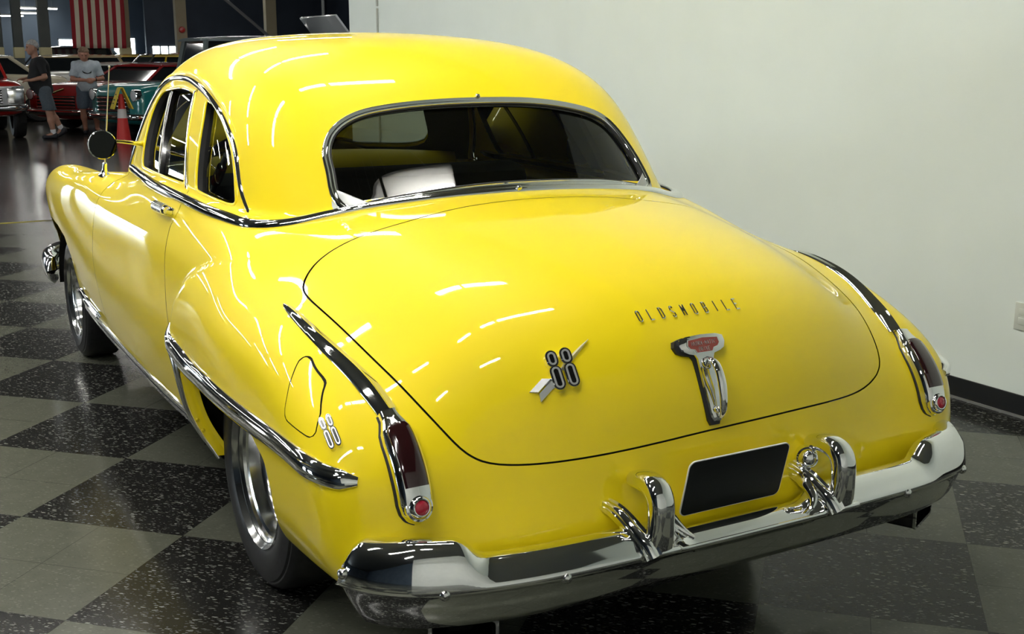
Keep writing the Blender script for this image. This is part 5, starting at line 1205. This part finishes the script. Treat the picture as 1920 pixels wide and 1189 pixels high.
    def shirt(x,y,z):
        P=np.stack([x,y,z],-1); d=torso(P,.010)
        for q in arms(P,.004,True): d=smin(d,q,.035)
        d=d+pleat(P)
        # sleeve ends and hem are cut square
        for s in (0,1):
            a,e=np.array(J['shoulder'][s]),np.array(J['elbow'][s]); ax=unit(e-a); c=a+(e-a)*.80; near=np.linalg.norm(P-c,axis=1)<.16
            d=np.where(near,np.maximum(d,((P-c)@ax)*1.0),d)
        nk=np.array(J['neck']); d=np.maximum(d,-(np.linalg.norm((P-(nk+np.array([0,0,.03])))*np.array([1,1,.8]),axis=1)-.070))
        return np.maximum(d,zs-z)
    piece('shirt',shirt,cloth['shirt'])
    zk=J['short_hem']
    def shorts(x,y,z):
        P=np.stack([x,y,z],-1); d=torso(P,.004)
        for q in legs(P,.008,True): d=smin(d,q,.03)
        d=d+pleat(P)*.9
        return np.maximum(np.maximum(d,zk-z),z-J['waist'])
    piece('shorts',shorts,cloth['shorts'])
    for s in (0,1):
        a=np.array(J['ankle'][s]); k_=np.array(J['knee'][s]); t_=np.array(J['toe'][s]); he=np.array(J['heel'][s])
        if cloth.get('sock'):
            def sock(x,y,z):
                P=np.stack([x,y,z],-1); return np.maximum(cone_sdf(P,a,a+(k_-a)*.28,.045,.052),((P-(a+(k_-a)*.20))@unit(k_-a)))
            piece('sock',sock,cloth['sock'])
        def shoe(x,y,z):
            P=np.stack([x,y,z],-1); d=blend([cone_sdf(P,he,t_,.047,.040),cone_sdf(P,he+np.array([0,0,.03]),a*.75+he*.25,.046,.046)],.03); dn=unit(t_-he); nrm_=unit(np.cross(np.cross(dn,[0,0,1.]),dn)); return np.maximum(d,-((P-he)@nrm_)-.042)
        piece('shoe',shoe,cloth['shoe'])
    # hair: a cap over the skull
    def hair(x,y,z):
        P=np.stack([x,y,z],-1); d=ell_sdf(P,H(-.018,0,.030),np.array([.109,.107,.118]))+.003*np.sin(P[:,0]*160)*np.sin(P[:,2]*140+P[:,1]*120)
        fr=(P-hc)@f; up_=(P-hc)@upv; lim=np.maximum(np.minimum((.062-fr)*1.0,1),-1); d=np.maximum(d,-(up_-np.where(fr>.0,.045+fr*.42,-.055+(fr+.11)*.95)))
        return d
    piece('hair',hair,cloth['hair'],.009)
    for s in (-1,1):
        c=H(.082,s*.033,.012); MB().ball(c,.0105,12).build('eye',mat('eye_dark',(.03,.025,.02),.2) if 'eye_dark' not in bpy.data.materials else bpy.data.materials['eye_dark'],o)
    return o,H
M_SHO=mat('dark_shoe',(.012,.012,.018),.5)
# man in black, walking to the left
J1=dict(face=(-1,-.10,-.16),head=(-.13,0,1.665),neck=(-.075,0,1.50),pelvis=(.02,0,.93),chest=(-.025,0,1.30),belly=.05,
 shoulder=[(-.035,-.19,1.425),(-.045,.19,1.425)],elbow=[(.02,-.265,1.14),(-.06,.25,1.14)],wrist=[(-.22,-.22,1.085),(-.27,.14,1.10)],
 hand=[((-1,.1,-.05),(0,-.25,1),1),((-1,.0,.0),(0,.2,1),-1)],
 hip=[(.02,-.095,.90),(.03,.095,.90)],knee=[(.065,-.10,.50),(.135,.09,.49)],ankle=[(.115,-.10,.105),(.285,.09,.185)],toe=[(-.055,-.115,.045),(.20,.095,.045)],heel=[(.145,-.10,.048),(.335,.09,.135)],
 hem=.80,short_hem=.535,waist=.98,box=((-.55,-.42,-.01),(.55,.42,1.86)))
m1,H1=person('person with grey hair in black shirt and grey shorts, walking by the red truck',(1.62,20.45,0),J1,dict(skin=M_SKIN,shirt=mat('black_jersey',(.010,.011,.013),.8),shorts=noise_mat('grey_blue_cloth',(.075,.095,.115),(.10,.125,.15),60,.85),hair=noise_mat('grey_hair',(.30,.29,.28),(.48,.47,.46),40,.6),shoe=M_SHO,sock=mat('white_sock',(.70,.70,.72),.8)))
# man in the pale shirt, hands folded
J2=dict(face=(-.10,-1,-.42),head=(-.03,-.045,1.545),neck=(0,.005,1.40),pelvis=(0,0,.90),chest=(0,0,1.24),belly=.045,
 shoulder=[(-.205,0,1.345),(.205,0,1.345)],elbow=[(-.275,-.06,1.07),(.285,-.06,1.08)],wrist=[(-.065,-.235,1.055),(.105,-.235,1.065)],
 hand=[((1,-.25,.05),(0,-1,.3),1),((-1,-.30,-.1),(0,-1,.3),-1)],
 hip=[(-.10,0,.87),(.10,0,.87)],knee=[(-.115,-.01,.48),(.125,-.01,.48)],ankle=[(-.085,.02,.09),(.14,.02,.09)],toe=[(-.12,-.15,.045),(.185,-.14,.045)],heel=[(-.08,.05,.045),(.135,.05,.045)],
 hem=.84,short_hem=.50,waist=.96,box=((-.45,-.45,-.01),(.45,.30,1.76)))
m2,H2=person('person with folded hands in pale blue shirt and shorts, behind the orange cone',(2.62,21.62,0),J2,dict(skin=M_SKIN2,shirt=noise_mat('pale_blue_shirt',(.44,.50,.56),(.52,.58,.63),30,.8),shorts=noise_mat('slate_shorts',(.085,.115,.155),(.11,.14,.18),60,.85),hair=noise_mat('brown_hair',(.16,.09,.05),(.26,.17,.11),40,.6),shoe=M_SHO))
k=MB(); a=np.linspace(0,2*PI,41); k.tube([(.152*math.cos(t)*1.12,.010+.155*math.sin(t)*1.05,.925) for t in a],.020,8,caps=False); k.build('belt',mat('dark_belt',(.012,.012,.012),.5),m2)
gl=thing('sunglasses','dark sunglasses hanging from the pale shirt collar','sunglasses',(2.60,21.395,1.20))
k=MB(); k.tube(spl([(-.085,.03,.035),(-.06,-.012,.0),(0,-.022,-.014),(.06,-.012,.0),(.085,.03,.035)],24),np.interp(np.arange(24),[0,6,12,18,23],[.004,.014,.008,.014,.004]),8); k.build('frame',M_BLG,gl)
k=MB(); k.tube([(.135*1+.0,-.222,1.069),(.118,-.229,1.066)],.036,12); k.build('wristwatch',M_BLG,m2)
